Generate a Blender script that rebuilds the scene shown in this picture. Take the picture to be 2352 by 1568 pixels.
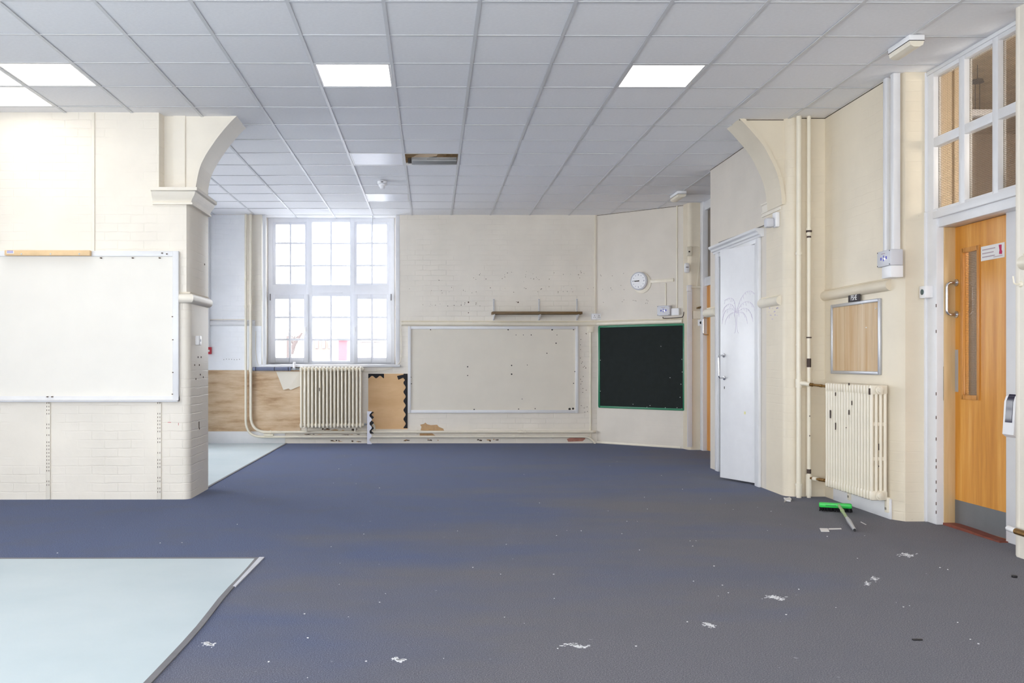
import bpy, bmesh, math, random
from mathutils import Vector, Matrix
for o in list(bpy.data.objects): bpy.data.objects.remove(o)
sc = bpy.context.scene
random.seed(7)
# ---------------------------------------------------------------- camera, world, light, exposure
F, PX, PY, YAW, EYE, CEIL = 2128.0, 1006.0, 832.0, math.radians(0.4), 1.235, 3.483
cam = bpy.data.objects.new('camera', bpy.data.cameras.new('camera'))
sc.collection.objects.link(cam)
cam.data.sensor_width = 36.0
cam.data.lens = F / 2352 * 36
cam.data.shift_x = (1176 - PX) / 2352
cam.data.shift_y = (PY - 784) / 2352
cam.data.clip_end = 300
cam.location = (0, 0, EYE)
cam.rotation_euler = (math.pi / 2, 0, -YAW)
sc.camera = cam
vs = sc.view_settings
vs.view_transform = 'Standard'; vs.look = 'None'; vs.gamma = 1.0; vs.use_curve_mapping = False
vs.exposure = 1.02
SKY = 5.0
LAMP = 2.1
world = bpy.data.worlds.new('overcast_sky'); sc.world = world
world.use_nodes = True
bg = world.node_tree.nodes['Background']
bg.inputs[0].default_value = (0.965, 0.98, 1.0, 1); bg.inputs[1].default_value = SKY
try:
    sc.cycles.max_bounces = 14; sc.cycles.diffuse_bounces = 8; sc.cycles.transparent_max_bounces = 16
    sc.cycles.caustics_reflective = False; sc.cycles.caustics_refractive = False
    sc.cycles.sample_clamp_indirect = 8
    sc.cycles.use_denoising = True
except Exception: pass
def portal(x, y, z, w, h, rot):
    l = bpy.data.lights.new('daylight_portal', 'AREA'); l.shape = 'RECTANGLE'; l.size = w; l.size_y = h
    l.cycles.is_portal = True
    o = bpy.data.objects.new('daylight_portal', l); sc.collection.objects.link(o)
    o.location = (x, y, z); o.rotation_euler = rot
    return o
SIDEWIN = [(-2.8, -0.4), (0.0, 2.4), (2.7, 4.1), (9.7, 11.5), (11.8, 13.3)]
WZ0, WZ1 = 0.25, 2.95
def sidex(b): return -6.75 if b < 9 else -4.05
for a, b in SIDEWIN: portal(sidex(b) + 0.1, (a + b) / 2, (WZ0 + WZ1) / 2, b - a, WZ1 - WZ0, (0, -math.pi / 2, 0))
FRONTWIN = [(-6.2, -3.4), (-3.0, -0.2), (0.2, 3.2)]
for a, b in FRONTWIN: portal((a + b) / 2, -3.15, (WZ0 + WZ1) / 2, b - a, WZ1 - WZ0, (math.pi / 2, 0, 0))
portal(-1.56, 14.66, 2.35, 2.0, 2.3, (-math.pi / 2, 0, 0))

# ---------------------------------------------------------------- helpers
def ray(px, py):
    a = (px - PX) / F; b = (PY - py) / F
    return Vector((a * math.cos(YAW) + math.sin(YAW), math.cos(YAW) - a * math.sin(YAW), b))
class Fr:
    """a vertical wall plane: u runs along it, y into it, z up"""
    def __init__(s, x, y, deg):
        s.x, s.y, s.a = x, y, math.radians(deg)
        s.ux = Vector((math.cos(s.a), math.sin(s.a), 0)); s.n = Vector((-math.sin(s.a), math.cos(s.a), 0))
    def uv(s, px, py, off=0.0):
        d = ray(px, py); o = Vector((s.x, s.y, 0))
        p = d * ((o.dot(s.n) - off) / d.dot(s.n))
        return (p - o).dot(s.ux), EYE + p.z
    def u(s, px, off=0.0): return s.uv(px, PY, off)[0]
    def w(s, u, y, z): return Vector((s.x, s.y, z)) + s.ux * u + s.n * y
def floorpt(px, py):
    d = ray(px, py); t = -EYE / d.z
    return d.x * t, d.y * t
W = Fr(0, 0, 0); LEFT = Fr(0, 8.37, 0); ARCH = Fr(0, 8.5, 0); BACK = Fr(0, 14.15, 0); WIN = Fr(0, 14.5, 0)
DIAG = Fr(2.53, 14.15, math.degrees(math.atan2(13.22 - 14.15, 3.62 - 2.53))); DIAGL = math.hypot(1.09, 0.93)
PIER = Fr(3.62, 13.05, 0); FAR = Fr(3.82, 0, -90)
CLOS = Fr(3.26, 0, -90); RIGHT = Fr(3.62, 0, -90); DW = Fr(3.86, 0, -90); DR = Fr(3.98, 0, -90); NEAR = Fr(3.72, 0, -90)
REV = Fr(-2.18, 0, 90)
LEAF = Fr(3.048, 9.77, math.degrees(math.atan2(-0.51, 0.212)))

class MB:
    def __init__(s): s.v = []; s.f = []
    def add(s, v, f):
        n = len(s.v); s.v += [tuple(p) for p in v]; s.f += [tuple(i + n for i in q) for q in f]; return s
    def box(s, x0, y0, z0, x1, y1, z1, b=0.0):
        if x0 > x1: x0, x1 = x1, x0
        if y0 > y1: y0, y1 = y1, y0
        if z0 > z1: z0, z1 = z1, z0
        v = [(x, y, z) for x in (x0, x1) for y in (y0, y1) for z in (z0, z1)]
        f = [(0, 1, 3, 2), (4, 6, 7, 5), (0, 4, 5, 1), (2, 3, 7, 6), (0, 2, 6, 4), (1, 5, 7, 3)]
        if b <= 0: return s.add(v, f)
        bm = bmesh.new(); bv = [bm.verts.new(p) for p in v]
        for q in f: bm.faces.new([bv[i] for i in q])
        bmesh.ops.bevel(bm, geom=list(bm.edges), offset=min(b, 0.49 * min(x1 - x0, y1 - y0, z1 - z0)), segments=2, profile=0.5, affect='EDGES', clamp_overlap=True)
        bm.verts.index_update()
        s.add([p.co[:] for p in bm.verts], [[p.index for p in q.verts] for q in bm.faces]); bm.free(); return s
    def prism(s, poly, a, b, ax='z'):
        n = len(poly)
        m = {'z': lambda p, h: (p[0], p[1], h), 'y': lambda p, h: (p[0], h, p[1]), 'x': lambda p, h: (h, p[0], p[1])}[ax]
        v = [m(p, a) for p in poly] + [m(p, b) for p in poly]
        f = [tuple(range(n)), tuple(range(2 * n - 1, n - 1, -1))] + [(i, (i + 1) % n, n + (i + 1) % n, n + i) for i in range(n)]
        return s.add(v, f)
    def tube(s, path, r, n=8):
        P = [Vector(p) for p in path]; k = len(P); rs = r if isinstance(r, (list, tuple)) else [r] * k
        up = None; v = []
        for i in range(k):
            t = (P[min(i + 1, k - 1)] - P[max(i - 1, 0)]).normalized()
            if up is None: up = t.orthogonal().normalized()
            up = (up - t * up.dot(t)).normalized(); w = t.cross(up)
            v += [P[i] + (up * math.cos(2 * math.pi * j / n) + w * math.sin(2 * math.pi * j / n)) * rs[i] for j in range(n)]
        f = [(i * n + j, i * n + (j + 1) % n, (i + 1) * n + (j + 1) % n, (i + 1) * n + j) for i in range(k - 1) for j in range(n)]
        f += [tuple(range(n)), tuple(range(k * n - 1, (k - 1) * n - 1, -1))]
        return s.add(v, f)
    def lathe(s, prof, c, ax, n=16):
        ax = Vector(ax).normalized(); a = ax.orthogonal().normalized(); b = ax.cross(a); c = Vector(c)
        v = []
        for r, h in prof:
            r = max(r, 0.0001)
            v += [c + ax * h + (a * math.cos(2 * math.pi * j / n) + b * math.sin(2 * math.pi * j / n)) * r for j in range(n)]
        k = len(prof)
        f = [(i * n + j, i * n + (j + 1) % n, (i + 1) * n + (j + 1) % n, (i + 1) * n + j) for i in range(k - 1) for j in range(n)]
        f += [tuple(range(n)), tuple(range(k * n - 1, (k - 1) * n - 1, -1))]
        return s.add(v, f)
    def sweep(s, prof, path):
        """profile (out, z) along a plan path; out is the side right of travel"""
        k = len(path); nrm = []
        for i in range(k - 1):
            d = Vector(path[i + 1]) - Vector(path[i]); d.normalize(); nrm.append(Vector((d.y, -d.x)))
        v = []
        for i in range(k):
            if i == 0: m = nrm[0]
            elif i == k - 1: m = nrm[-1]
            else:
                m = nrm[i - 1] + nrm[i]; m = m / max(m.dot(nrm[i]), 0.2)
            v += [(path[i][0] + m.x * o, path[i][1] + m.y * o, z) for o, z in prof]
        n = len(prof)
        f = [(i * n + j, i * n + (j + 1) % n, (i + 1) * n + (j + 1) % n, (i + 1) * n + j) for i in range(k - 1) for j in range(n)]
        f += [tuple(range(n)), tuple(range(k * n - 1, (k - 1) * n - 1, -1))]
        return s.add(v, f)
def fil(pts, rad, seg=6):
    P = [Vector(p) for p in pts]; out = [P[0]]
    for i in range(1, len(P) - 1):
        a = (P[i - 1] - P[i]); b = (P[i + 1] - P[i]); r = min(rad, a.length * 0.49, b.length * 0.49)
        p0 = P[i] + a.normalized() * r; p1 = P[i] + b.normalized() * r
        for k in range(seg + 1):
            t = k / seg; out.append(p0 * (1 - t) ** 2 + P[i] * 2 * t * (1 - t) + p1 * t * t)
    out.append(P[-1]); return out
def smooth(pts, n=5):
    out = []; k = len(pts); P = [Vector(p) for p in pts]
    for i in range(k - 1):
        a, b, c, d = P[max(i - 1, 0)], P[i], P[i + 1], P[min(i + 2, k - 1)]
        for j in range(n):
            t = j / n
            out.append(0.5 * ((2 * b) + (c - a) * t + (2 * a - 5 * b + 4 * c - d) * t * t + (3 * b - a - 3 * c + d) * t ** 3))
    out.append(P[-1]); return [tuple(p) for p in out]
OFF = {}
def build(name, mb, mat, off=(0, 0, 0), sharp=35):
    me = bpy.data.meshes.new(name)
    me.from_pydata([(p[0] - off[0], p[1] - off[1], p[2] - off[2]) for p in mb.v], [], mb.f)
    bm = bmesh.new(); bm.from_mesh(me); bmesh.ops.recalc_face_normals(bm, faces=bm.faces); bm.to_mesh(me); bm.free()
    me.polygons.foreach_set('use_smooth', [True] * len(me.polygons))
    try: me.set_sharp_from_angle(angle=math.radians(sharp))
    except Exception: pass
    me.update()
    if mat: me.materials.append(mat)
    o = bpy.data.objects.new(name, me); sc.collection.objects.link(o); return o
def S(name, mb, mat, fr=W):
    """a piece of the setting"""
    o = build(name, mb, mat); o['kind'] = 'structure'; o.location = (fr.x, fr.y, 0); o.rotation_euler = (0, 0, fr.a)
    OFF[o.name] = (0, 0, 0); return o
def SE(name, fr, u=0, y=0, z=0):
    o = bpy.data.objects.new(name, None); sc.collection.objects.link(o); o['kind'] = 'structure'
    o.empty_display_size = 0.1
    o.location = fr.w(u, y, z); o.rotation_euler = (0, 0, fr.a); OFF[o.name] = (u, y, z); return o
def T(name, label, cat, fr, u, z, y=0.0, group=None):
    o = bpy.data.objects.new(name, None); sc.collection.objects.link(o); o.empty_display_size = 0.05
    o.location = fr.w(u, y, z); o.rotation_euler = (0, 0, fr.a)
    o['label'] = label; o['category'] = cat
    if group: o['group'] = group
    OFF[o.name] = (u, y, z); return o
def P(name, mb, mat, parent, label=None, stuff=False):
    o = build(name, mb, mat, OFF[parent.name]); o.parent = parent; OFF[o.name] = OFF[parent.name]
    if label: o['label'] = label
    if stuff: o['kind'] = 'stuff'
    return o
def T1(name, label, cat, fr, mb, mat, u, z, y=0.0, group=None):
    """a thing that is one mesh"""
    o = build(name, mb, mat, (u, y, z)); o.location = fr.w(u, y, z); o.rotation_euler = (0, 0, fr.a)
    o['label'] = label; o['category'] = cat
    if group: o['group'] = group
    OFF[o.name] = (u, y, z); return o
# ---------------------------------------------------------------- materials
def lin(c): return tuple((x / 255 / 12.92) if x / 255 <= 0.04045 else ((x / 255 + 0.055) / 1.055) ** 2.4 for x in c) + (1,)
class M:
    def __init__(s, name, col, rough=0.5, metal=0.0, spec=0.5):
        s.m = bpy.data.materials.new(name); s.m.use_nodes = True; s.t = s.m.node_tree
        s.b = s.t.nodes['Principled BSDF']
        s.b.inputs['Base Color'].default_value = lin(col); s.b.inputs['Roughness'].default_value = rough
        s.b.inputs['Metallic'].default_value = metal; s.b.inputs['Specular IOR Level'].default_value = spec
        s.col = lin(col); s.tc = None; s.h = None
    def n(s, t, **k):
        q = s.t.nodes.new(t)
        for a, b in k.items(): setattr(q, a, b)
        return q
    def l(s, a, b): s.t.links.new(a, b)
    def co(s, scale=(1, 1, 1), rot=(0, 0, 0)):
        if not s.tc: s.tc = s.n('ShaderNodeTexCoord')
        mp = s.n('ShaderNodeMapping'); mp.inputs['Scale'].default_value = scale; mp.inputs['Rotation'].default_value = rot
        s.l(s.tc.outputs['Object'], mp.inputs[0]); return mp.outputs[0]
    def noise(s, scale, detail=4, vec=None, rough=0.55):
        q = s.n('ShaderNodeTexNoise'); q.inputs['Scale'].default_value = scale; q.inputs['Detail'].default_value = detail
        q.inputs['Roughness'].default_value = rough
        s.l(vec if vec else s.co(), q.inputs['Vector']); return q.outputs[0]
    def ramp(s, fac, stops):
        q = s.n('ShaderNodeValToRGB'); e = q.color_ramp.elements
        e[0].position, e[0].color = stops[0][0], lin(stops[0][1]) if len(stops[0][1]) == 3 else stops[0][1]
        e[1].position, e[1].color = stops[-1][0], lin(stops[-1][1])
        for p, c in stops[1:-1]:
            x = e.new(p); x.color = lin(c)
        s.l(fac, q.inputs[0]); return q.outputs[0]
    def rf(s, fac, a, b, lo=0.0, hi=1.0):
        q = s.n('ShaderNodeMapRange'); q.inputs[1].default_value = a; q.inputs[2].default_value = b
        q.inputs[3].default_value = lo; q.inputs[4].default_value = hi; s.l(fac, q.inputs[0]); return q.outputs[0]
    def mix(s, fac, a, b, mode='MIX'):
        q = s.n('ShaderNodeMix'); q.data_type = 'RGBA'; q.blend_type = mode
        for i, x in ((0, fac), (6, a), (7, b)):
            if isinstance(x, (int, float)): q.inputs[i].default_value = x
            elif isinstance(x, tuple): q.inputs[i].default_value = lin(x) if len(x) == 3 else x
            else: s.l(x, q.inputs[i])
        return q.outputs[2]
    def base(s, out): s.l(out, s.b.inputs['Base Color']); return s
    def bump(s, h, strength, dist=0.01):
        q = s.n('ShaderNodeBump'); q.inputs['Strength'].default_value = strength; q.inputs['Distance'].default_value = dist
        s.l(h, q.inputs['Height'])
        if s.h: s.l(s.h, q.inputs['Normal'])
        s.h = q.outputs[0]; s.l(s.h, s.b.inputs['Normal']); return s
def plain(name, col, rough=0.5, metal=0.0, var=0.06, scale=9.0, bump=0.0):
    m = M(name, col, rough, metal)
    f = m.rf(m.noise(scale), 0.3, 0.7, 1 - var, 1 + var * 0.4)
    q = m.n('ShaderNodeMix'); q.data_type = 'RGBA'; q.blend_type = 'MULTIPLY'; q.inputs[0].default_value = 1.0
    q.inputs[6].default_value = m.col; m.l(f, q.inputs[7]); m.base(q.outputs[2])
    if bump: m.bump(m.noise(60, 3), bump, 0.004)
    return m.m
def painted_brick(name, col, relief=0.35, dirt=0.5, gloss=0.42):
    m = M(name, col, gloss)
    tc = m.n('ShaderNodeTexCoord'); sp = m.n('ShaderNodeSeparateXYZ'); m.l(tc.outputs['Object'], sp.inputs[0])
    cb = m.n('ShaderNodeCombineXYZ'); m.l(sp.outputs[0], cb.inputs[0]); m.l(sp.outputs[2], cb.inputs[1])
    wob = m.noise(5, 3)
    off = m.n('ShaderNodeVectorMath', operation='ADD'); m.l(cb.outputs[0], off.inputs[0])
    sc_ = m.n('ShaderNodeMath', operation='MULTIPLY'); sc_.inputs[1].default_value = 0.02; m.l(wob, sc_.inputs[0])
    m.l(sc_.outputs[0], off.inputs[1])
    br = m.n('ShaderNodeTexBrick'); m.l(off.outputs[0], br.inputs['Vector'])
    br.inputs['Scale'].default_value = 1.0; br.inputs['Brick Width'].default_value = 0.235; br.inputs['Row Height'].default_value = 0.078
    br.inputs['Mortar Size'].default_value = 0.006; br.inputs['Mortar Smooth'].default_value = 0.9
    patch = m.rf(m.noise(1.3, 3), 0.42, 0.6)                       # joints filled with paint in places
    mm = m.n('ShaderNodeMath', operation='MULTIPLY'); m.l(br.outputs['Fac'], mm.inputs[0]); m.l(patch, mm.inputs[1])
    inv = m.n('ShaderNodeMath', operation='SUBTRACT'); inv.inputs[0].default_value = 1.0; m.l(mm.outputs[0], inv.inputs[1])
    m.bump(m.noise(22, 5), 0.12, 0.006); m.bump(inv.outputs[0], relief, 0.006)
    v = m.rf(m.noise(2.2, 5), 0.3, 0.72, 0.93, 1.03)
    q = m.n('ShaderNodeMix'); q.data_type = 'RGBA'; q.blend_type = 'MULTIPLY'; q.inputs[0].default_value = 1.0
    q.inputs[6].default_value = m.col; m.l(v, q.inputs[7])
    spots = m.rf(m.noise(38, 2), 0.765, 0.80)
    gate = m.rf(m.noise(3.1, 2), 0.52, 0.62)
    g2 = m.n('ShaderNodeMath', operation='MULTIPLY'); m.l(spots, g2.inputs[0]); m.l(gate, g2.inputs[1])
    g3 = m.n('ShaderNodeMath', operation='MULTIPLY'); m.l(g2.outputs[0], g3.inputs[0]); g3.inputs[1].default_value = dirt
    m.base(m.mix(g3.outputs[0], q.outputs[2], (96, 84, 72)))
    return m.m
CREAM = painted_brick('cream_painted_brick', (230, 223, 211), 0.42)
CREAM2 = painted_brick('cream_painted_plaster', (232, 225, 212), 0.08, 0.4)
CREAM3 = painted_brick('darkened_cream_plaster', (216, 208, 196), 0.08, 0.4)  # darker copy of the cream, shade put into colour on over-lit walls
WARM = painted_brick('warm_cream_paint', (224, 213, 192), 0.18, 0.4)
WHITEW = painted_brick('white_painted_brick', (240, 242, 246), 0.3, 0.3)
CGLOSS = plain('cream_gloss_paint', (232, 224, 206), 0.3, var=0.05)
WGLOSS = plain('white_gloss_paint', (224, 224, 226), 0.32, var=0.03)
UPVC = plain('white_window_plastic', (240, 242, 249), 0.3, var=0.02)
BOARDW = plain('off_white_board', (228, 224, 216), 0.4, var=0.03, scale=3)
BOARDC = plain('cream_board', (224, 217, 203), 0.5, var=0.04, scale=3)
TILE = plain('mineral_fibre_tile', (240, 240, 242), 0.9, var=0.03, scale=40, bump=0.15)
BAR = plain('ceiling_grid_metal', (212, 213, 216), 0.38, var=0.02)
DIFF_OFF = plain('unlit_diffuser', (230, 232, 240), 0.3, var=0.03)
METAL = plain('galvanised_metal', (176, 180, 184), 0.35, 0.7, var=0.1)
TRAYM = plain('dull_tray_metal', (132, 134, 136), 0.5, 0.2, var=0.1)
OLDPAPER = plain('dusty_paper', (176, 160, 142), 0.85, var=0.1)
CHROME = plain('satin_steel', (205, 205, 208), 0.22, 0.95, var=0.03)
BRASS = plain('tarnished_brass', (140, 106, 58), 0.4, 0.7, var=0.3, scale=40)
BLACK = plain('black_plastic', (24, 22, 26), 0.5, var=0.1)
BLACKCARD = plain('black_card', (26, 26, 32), 0.8, var=0.08)
WHITECARD = plain('white_card', (222, 222, 232), 0.8, var=0.03)
GREENF = plain('green_frame_plastic', (22, 118, 82), 0.35, var=0.08)
FELT = plain('dark_felt', (27, 34, 33), 0.95, var=0.2, scale=14)
PLAST = plain('white_plastic', (236, 236, 238), 0.35, var=0.02)
PLASTG = plain('pale_grey_plastic', (205, 206, 212), 0.4, var=0.02)
BLUEINK = plain('blue_print', (58, 62, 190), 0.5)
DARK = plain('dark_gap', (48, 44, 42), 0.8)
CHIP = plain('bare_dark_iron', (74, 60, 54), 0.7, var=0.2, scale=60)
RED = plain('red_plastic', (190, 30, 52), 0.4, var=0.04)
GREENP = plain('bright_green_plastic', (52, 205, 84), 0.35, var=0.08)
LIME = plain('faded_green_tube', (158, 178, 128), 0.45, var=0.15, scale=30)
BRISTLE = plain('black_bristle', (20, 20, 24), 0.95, var=0.3, scale=80)
PAPER = plain('white_paper', (226, 224, 222), 0.8, var=0.04)
INK = plain('grey_print', (176, 160, 166), 0.8)
MAGENTA = plain('crimson_print', (186, 44, 92), 0.6)
LILAC = plain('lilac_pencil', (196, 184, 208), 0.8)
FOAM = plain('grey_pipe_foam', (112, 118, 142), 0.7, var=0.1)
CONCRETE = plain('void_timber', (190, 170, 142), 0.85, var=0.3, scale=6)
PINK = plain('bare_pink_plaster', (184, 128, 112), 0.85, var=0.2, scale=20)
OCHRE = plain('bare_ochre_plaster', (196, 160, 118), 0.85, var=0.15, scale=20)
GRIME = plain('mouldy_bare_plaster', (92, 74, 60), 0.9, var=0.5, scale=25)
DUST = plain('plaster_dust', (226, 226, 228), 0.9)
KICK = plain('brushed_grey_plate', (118, 120, 124), 0.42, 0.35, var=0.06)
SILVER = plain('satin_aluminium', (190, 192, 198), 0.35, 0.6, var=0.04)
TAPE = plain('grey_edge_strip', (112, 110, 114), 0.6, var=0.12, scale=8)
TAPE2 = plain('pale_edge_strip', (196, 196, 204), 0.5, var=0.12, scale=8)
TAN = plain('tan_paint', (192, 174, 148), 0.6, var=0.04)
TAUPE = plain('taupe_paint', (172, 152, 130), 0.6, var=0.05)
THRESH = plain('red_brown_threshold', (128, 62, 44), 0.55, var=0.25, scale=14)
WOODB = plain('pale_pine', (226, 194, 150), 0.6, var=0.08, scale=12)

def woodgrain(name, a, b, c, sx=14, sz=0.7, rough=0.4, axis='z'):
    m = M(name, b, rough)
    v = m.co((sx, sx, sz) if axis == 'z' else (sz, sx, sx))
    f = m.noise(1.6, 6, v, 0.6)
    g = m.noise(9, 3, v)
    m.base(m.mix(m.rf(g, 0.35, 0.7, 0.0, 0.28), m.ramp(f, [(0.3, a), (0.5, b), (0.72, c)]), a))
    return m.m
OAK = woodgrain('orange_oak_veneer', (186, 118, 36), (212, 146, 56), (226, 168, 88), 9, 0.5, 0.36)
OAKT = woodgrain('oak_bead', (176, 112, 46), (196, 134, 62), (210, 150, 78), 9, 0.5, 0.36)
PALEOAK = woodgrain('pale_oak_lipping', (196, 162, 112), (208, 178, 132), (216, 188, 146), 9, 0.5, 0.4)
SHELFW = woodgrain('brown_shelf_wood', (84, 64, 36), (116, 90, 54), (140, 112, 70), 8, 0.8, 0.5, 'x')
LAMIN = woodgrain('pale_wood_laminate', (186, 140, 84), (206, 178, 140), (220, 200, 170), 7, 0.35, 0.4)
JOISTW = woodgrain('old_roof_board', (150, 124, 94), (206, 184, 150), (232, 214, 186), 8, 0.8, 0.8, 'x')
def paper(name, a, b, c):
    m = M(name, b, 0.85)
    f = m.noise(1.7, 7, m.co((1.0, 1.0, 5.5)), 0.62)
    m.base(m.ramp(f, [(0.3, a), (0.47, b), (0.66, c)]))
    m.bump(m.noise(3.0, 5, m.co((1.0, 1, 3.0))), 0.5, 0.03)
    return m.m
KRAFT = paper('stained_kraft_paper', (158, 126, 92), (196, 168, 136), (216, 194, 166))
def kraft2():
    m = M('plain_kraft_paper', (186, 146, 104), 0.85)
    m.base(m.ramp(m.noise(1.2, 4, m.co((1, 1, 3))), [(0.3, (214, 172, 124)), (0.6, (230, 192, 146))]))
    m.bump(m.noise(4, 4, m.co((1, 1, 3))), 0.25, 0.02); return m.m
KRAFT2 = kraft2()
def carpet():
    m = M('blue_grey_carpet', (100, 106, 124), 1.0, spec=0.1)
    fine = m.noise(190, 3); mid = m.noise(2.0, 5); big = m.noise(0.55, 4, m.co((0.7, 1.3, 1)))
    pile = m.ramp(fine, [(0.28, (32, 42, 76)), (0.5, (63, 77, 115)), (0.72, (104, 119, 154))])
    sp = m.n('ShaderNodeSeparateXYZ'); m.co(); m.l(m.tc.outputs['Object'], sp.inputs[0])
    def ma(op, a, b):
        q = m.n('ShaderNodeMath', operation=op)
        for i, v in ((0, a), (1, b)):
            if isinstance(v, (int, float)): q.inputs[i].default_value = v
            else: m.l(v, q.inputs[i])
        return q.outputs[0]
    path = ma('ADD', ma('ADD', ma('MULTIPLY', sp.outputs[1], -0.06), ma('MULTIPLY', sp.outputs[0], 0.085)), ma('ADD', big, 0.31))   # trodden towards the doors
    worn = m.ramp(fine, [(0.28, (56, 56, 64)), (0.5, (90, 89, 98)), (0.72, (132, 130, 135))])
    c = m.mix(m.rf(path, 0.30, 0.62), pile, worn)
    c = m.mix(m.rf(mid, 0.5, 0.8, 0.0, 0.42), c, (80, 82, 92))
    spots = m.rf(m.noise(26, 1), 0.79, 0.80)
    c = m.mix(m.rf(spots, 0, 1, 0, 0.35), c, (178, 178, 184))
    m.base(c); m.bump(fine, 0.5, 0.006)
    try: m.b.inputs['Sheen Weight'].default_value = 0.12
    except Exception: pass
    return m.m
CARPET = carpet()
def vinyl():
    m = M('pale_blue_vinyl', (205, 219, 226), 0.45, spec=0.4)
    m.base(m.ramp(m.noise(1.4, 5), [(0.3, (184, 198, 203)), (0.7, (196, 207, 211))]))
    m.bump(m.noise(90, 2), 0.06, 0.003); return m.m
VINYL = vinyl()
def glass(name, tint=(1, 1, 1), mesh=False):
    m = bpy.data.materials.new(name); m.use_nodes = True; t = m.node_tree; t.nodes.clear()
    out = t.nodes.new('ShaderNodeOutputMaterial'); tr = t.nodes.new('ShaderNodeBsdfTransparent'); gl = t.nodes.new('ShaderNodeBsdfGlossy')
    gl.inputs['Roughness'].default_value = 0.02; tr.inputs[0].default_value = tint + (1,)
    fr = t.nodes.new('ShaderNodeFresnel'); gm = t.nodes.new('ShaderNodeNewGeometry'); io = t.nodes.new('ShaderNodeMapRange'); io.inputs[3].default_value = 1.45; io.inputs[4].default_value = 1 / 1.45
    t.links.new(gm.outputs['Backfacing'], io.inputs[0]); t.links.new(io.outputs[0], fr.inputs[0]); mx = t.nodes.new('ShaderNodeMixShader')
    t.links.new(fr.outputs[0], mx.inputs[0]); t.links.new(tr.outputs[0], mx.inputs[1]); t.links.new(gl.outputs[0], mx.inputs[2])
    if mesh:
        tc = t.nodes.new('ShaderNodeTexCoord'); sp = t.nodes.new('ShaderNodeSeparateXYZ'); t.links.new(tc.outputs['Object'], sp.inputs[0])
        ws = []
        for ax in (0, 2):
            md = t.nodes.new('ShaderNodeMath'); md.operation = 'FRACT'; k = t.nodes.new('ShaderNodeMath'); k.operation = 'MULTIPLY'; k.inputs[1].default_value = 78
            t.links.new(sp.outputs[ax], k.inputs[0]); t.links.new(k.outputs[0], md.inputs[0])
            lt = t.nodes.new('ShaderNodeMath'); lt.operation = 'LESS_THAN'; lt.inputs[1].default_value = 0.1; t.links.new(md.outputs[0], lt.inputs[0]); ws.append(lt.outputs[0])
        mxm = t.nodes.new('ShaderNodeMath'); mxm.operation = 'MAXIMUM'; t.links.new(ws[0], mxm.inputs[0]); t.links.new(ws[1], mxm.inputs[1])
        df = t.nodes.new('ShaderNodeBsdfDiffuse'); df.inputs[0].default_value = lin((120, 112, 100)); m2 = t.nodes.new('ShaderNodeMixShader')
        t.links.new(mxm.outputs[0], m2.inputs[0]); t.links.new(mx.outputs[0], m2.inputs[1]); t.links.new(df.outputs[0], m2.inputs[2]); t.links.new(m2.outputs[0], out.inputs[0])
    else: t.links.new(mx.outputs[0], out.inputs[0])
    return m
GLASS = glass('window_glass', (0.97, 0.98, 0.99))
WIRED = glass('wired_glass', (0.86, 0.84, 0.80), True)
def emit(name, col, strength):
    m = bpy.data.materials.new(name); m.use_nodes = True; b = m.node_tree.nodes['Principled BSDF']
    b.inputs['Base Color'].default_value = (0.9, 0.9, 0.9, 1); b.inputs['Emission Color'].default_value = col; b.inputs['Emission Strength'].default_value = strength
    return m
LIT = emit('lit_diffuser', (1.0, 0.95, 0.88, 1), LAMP)
LED = emit('blue_white_led', (0.6, 0.62, 1.0, 1), 3.0)

# ---------------------------------------------------------------- floor
ZT = 4.2
fl = S('floor', MB().box(-6.9, -3.3, -0.12, 4.1, 14.6, 0), CARPET)
P('carpet_strip', MB().box(4.0, 5.8, -0.12, 8, 12.4, -0.005), TAUPE, fl)
def sheet(pts, z=0.004): return MB().prism(pts, 0.0005, z)
wob = [(-1.10 + 0.012 * math.sin(y * 1.7) - 0.02 * math.exp(-((y - 4.9) / 0.45) ** 2), y) for y in [5.83 - 0.25 * i for i in range(32)]]
P('vinyl_sheet', sheet([(-5.2, 5.83)] + wob + [(-5.2, wob[-1][1])]), VINYL, fl, 'pale blue vinyl sheet with grey taped edge')
P('vinyl_sheet', sheet([(-3.95, 14.15), (-2.215, 14.15), (-2.215, 9.0), (-3.95, 9.0)]), VINYL, fl, 'pale blue vinyl sheet below the window wall')
P('edge_strip', MB().prism([(x - 0.004, y) for x, y in wob] + [(x + 0.026, y) for x, y in wob[::-1]], 0.0005, 0.006), TAPE, fl)
P('edge_strip', MB().prism([(-1.088, 5.86), (-1.055, 5.86), (-1.075, 5.1), (-1.092, 5.1)], 0.0005, 0.007), TAPE2, fl)
P('edge_strip', MB().box(-5.2, 5.826, 0.0005, -1.09, 5.856, 0.006), TAPE, fl)
P('edge_strip', MB().box(-2.225, 9.0, 0.0005, -2.2, 14.14, 0.006), TAPE, fl)
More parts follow.
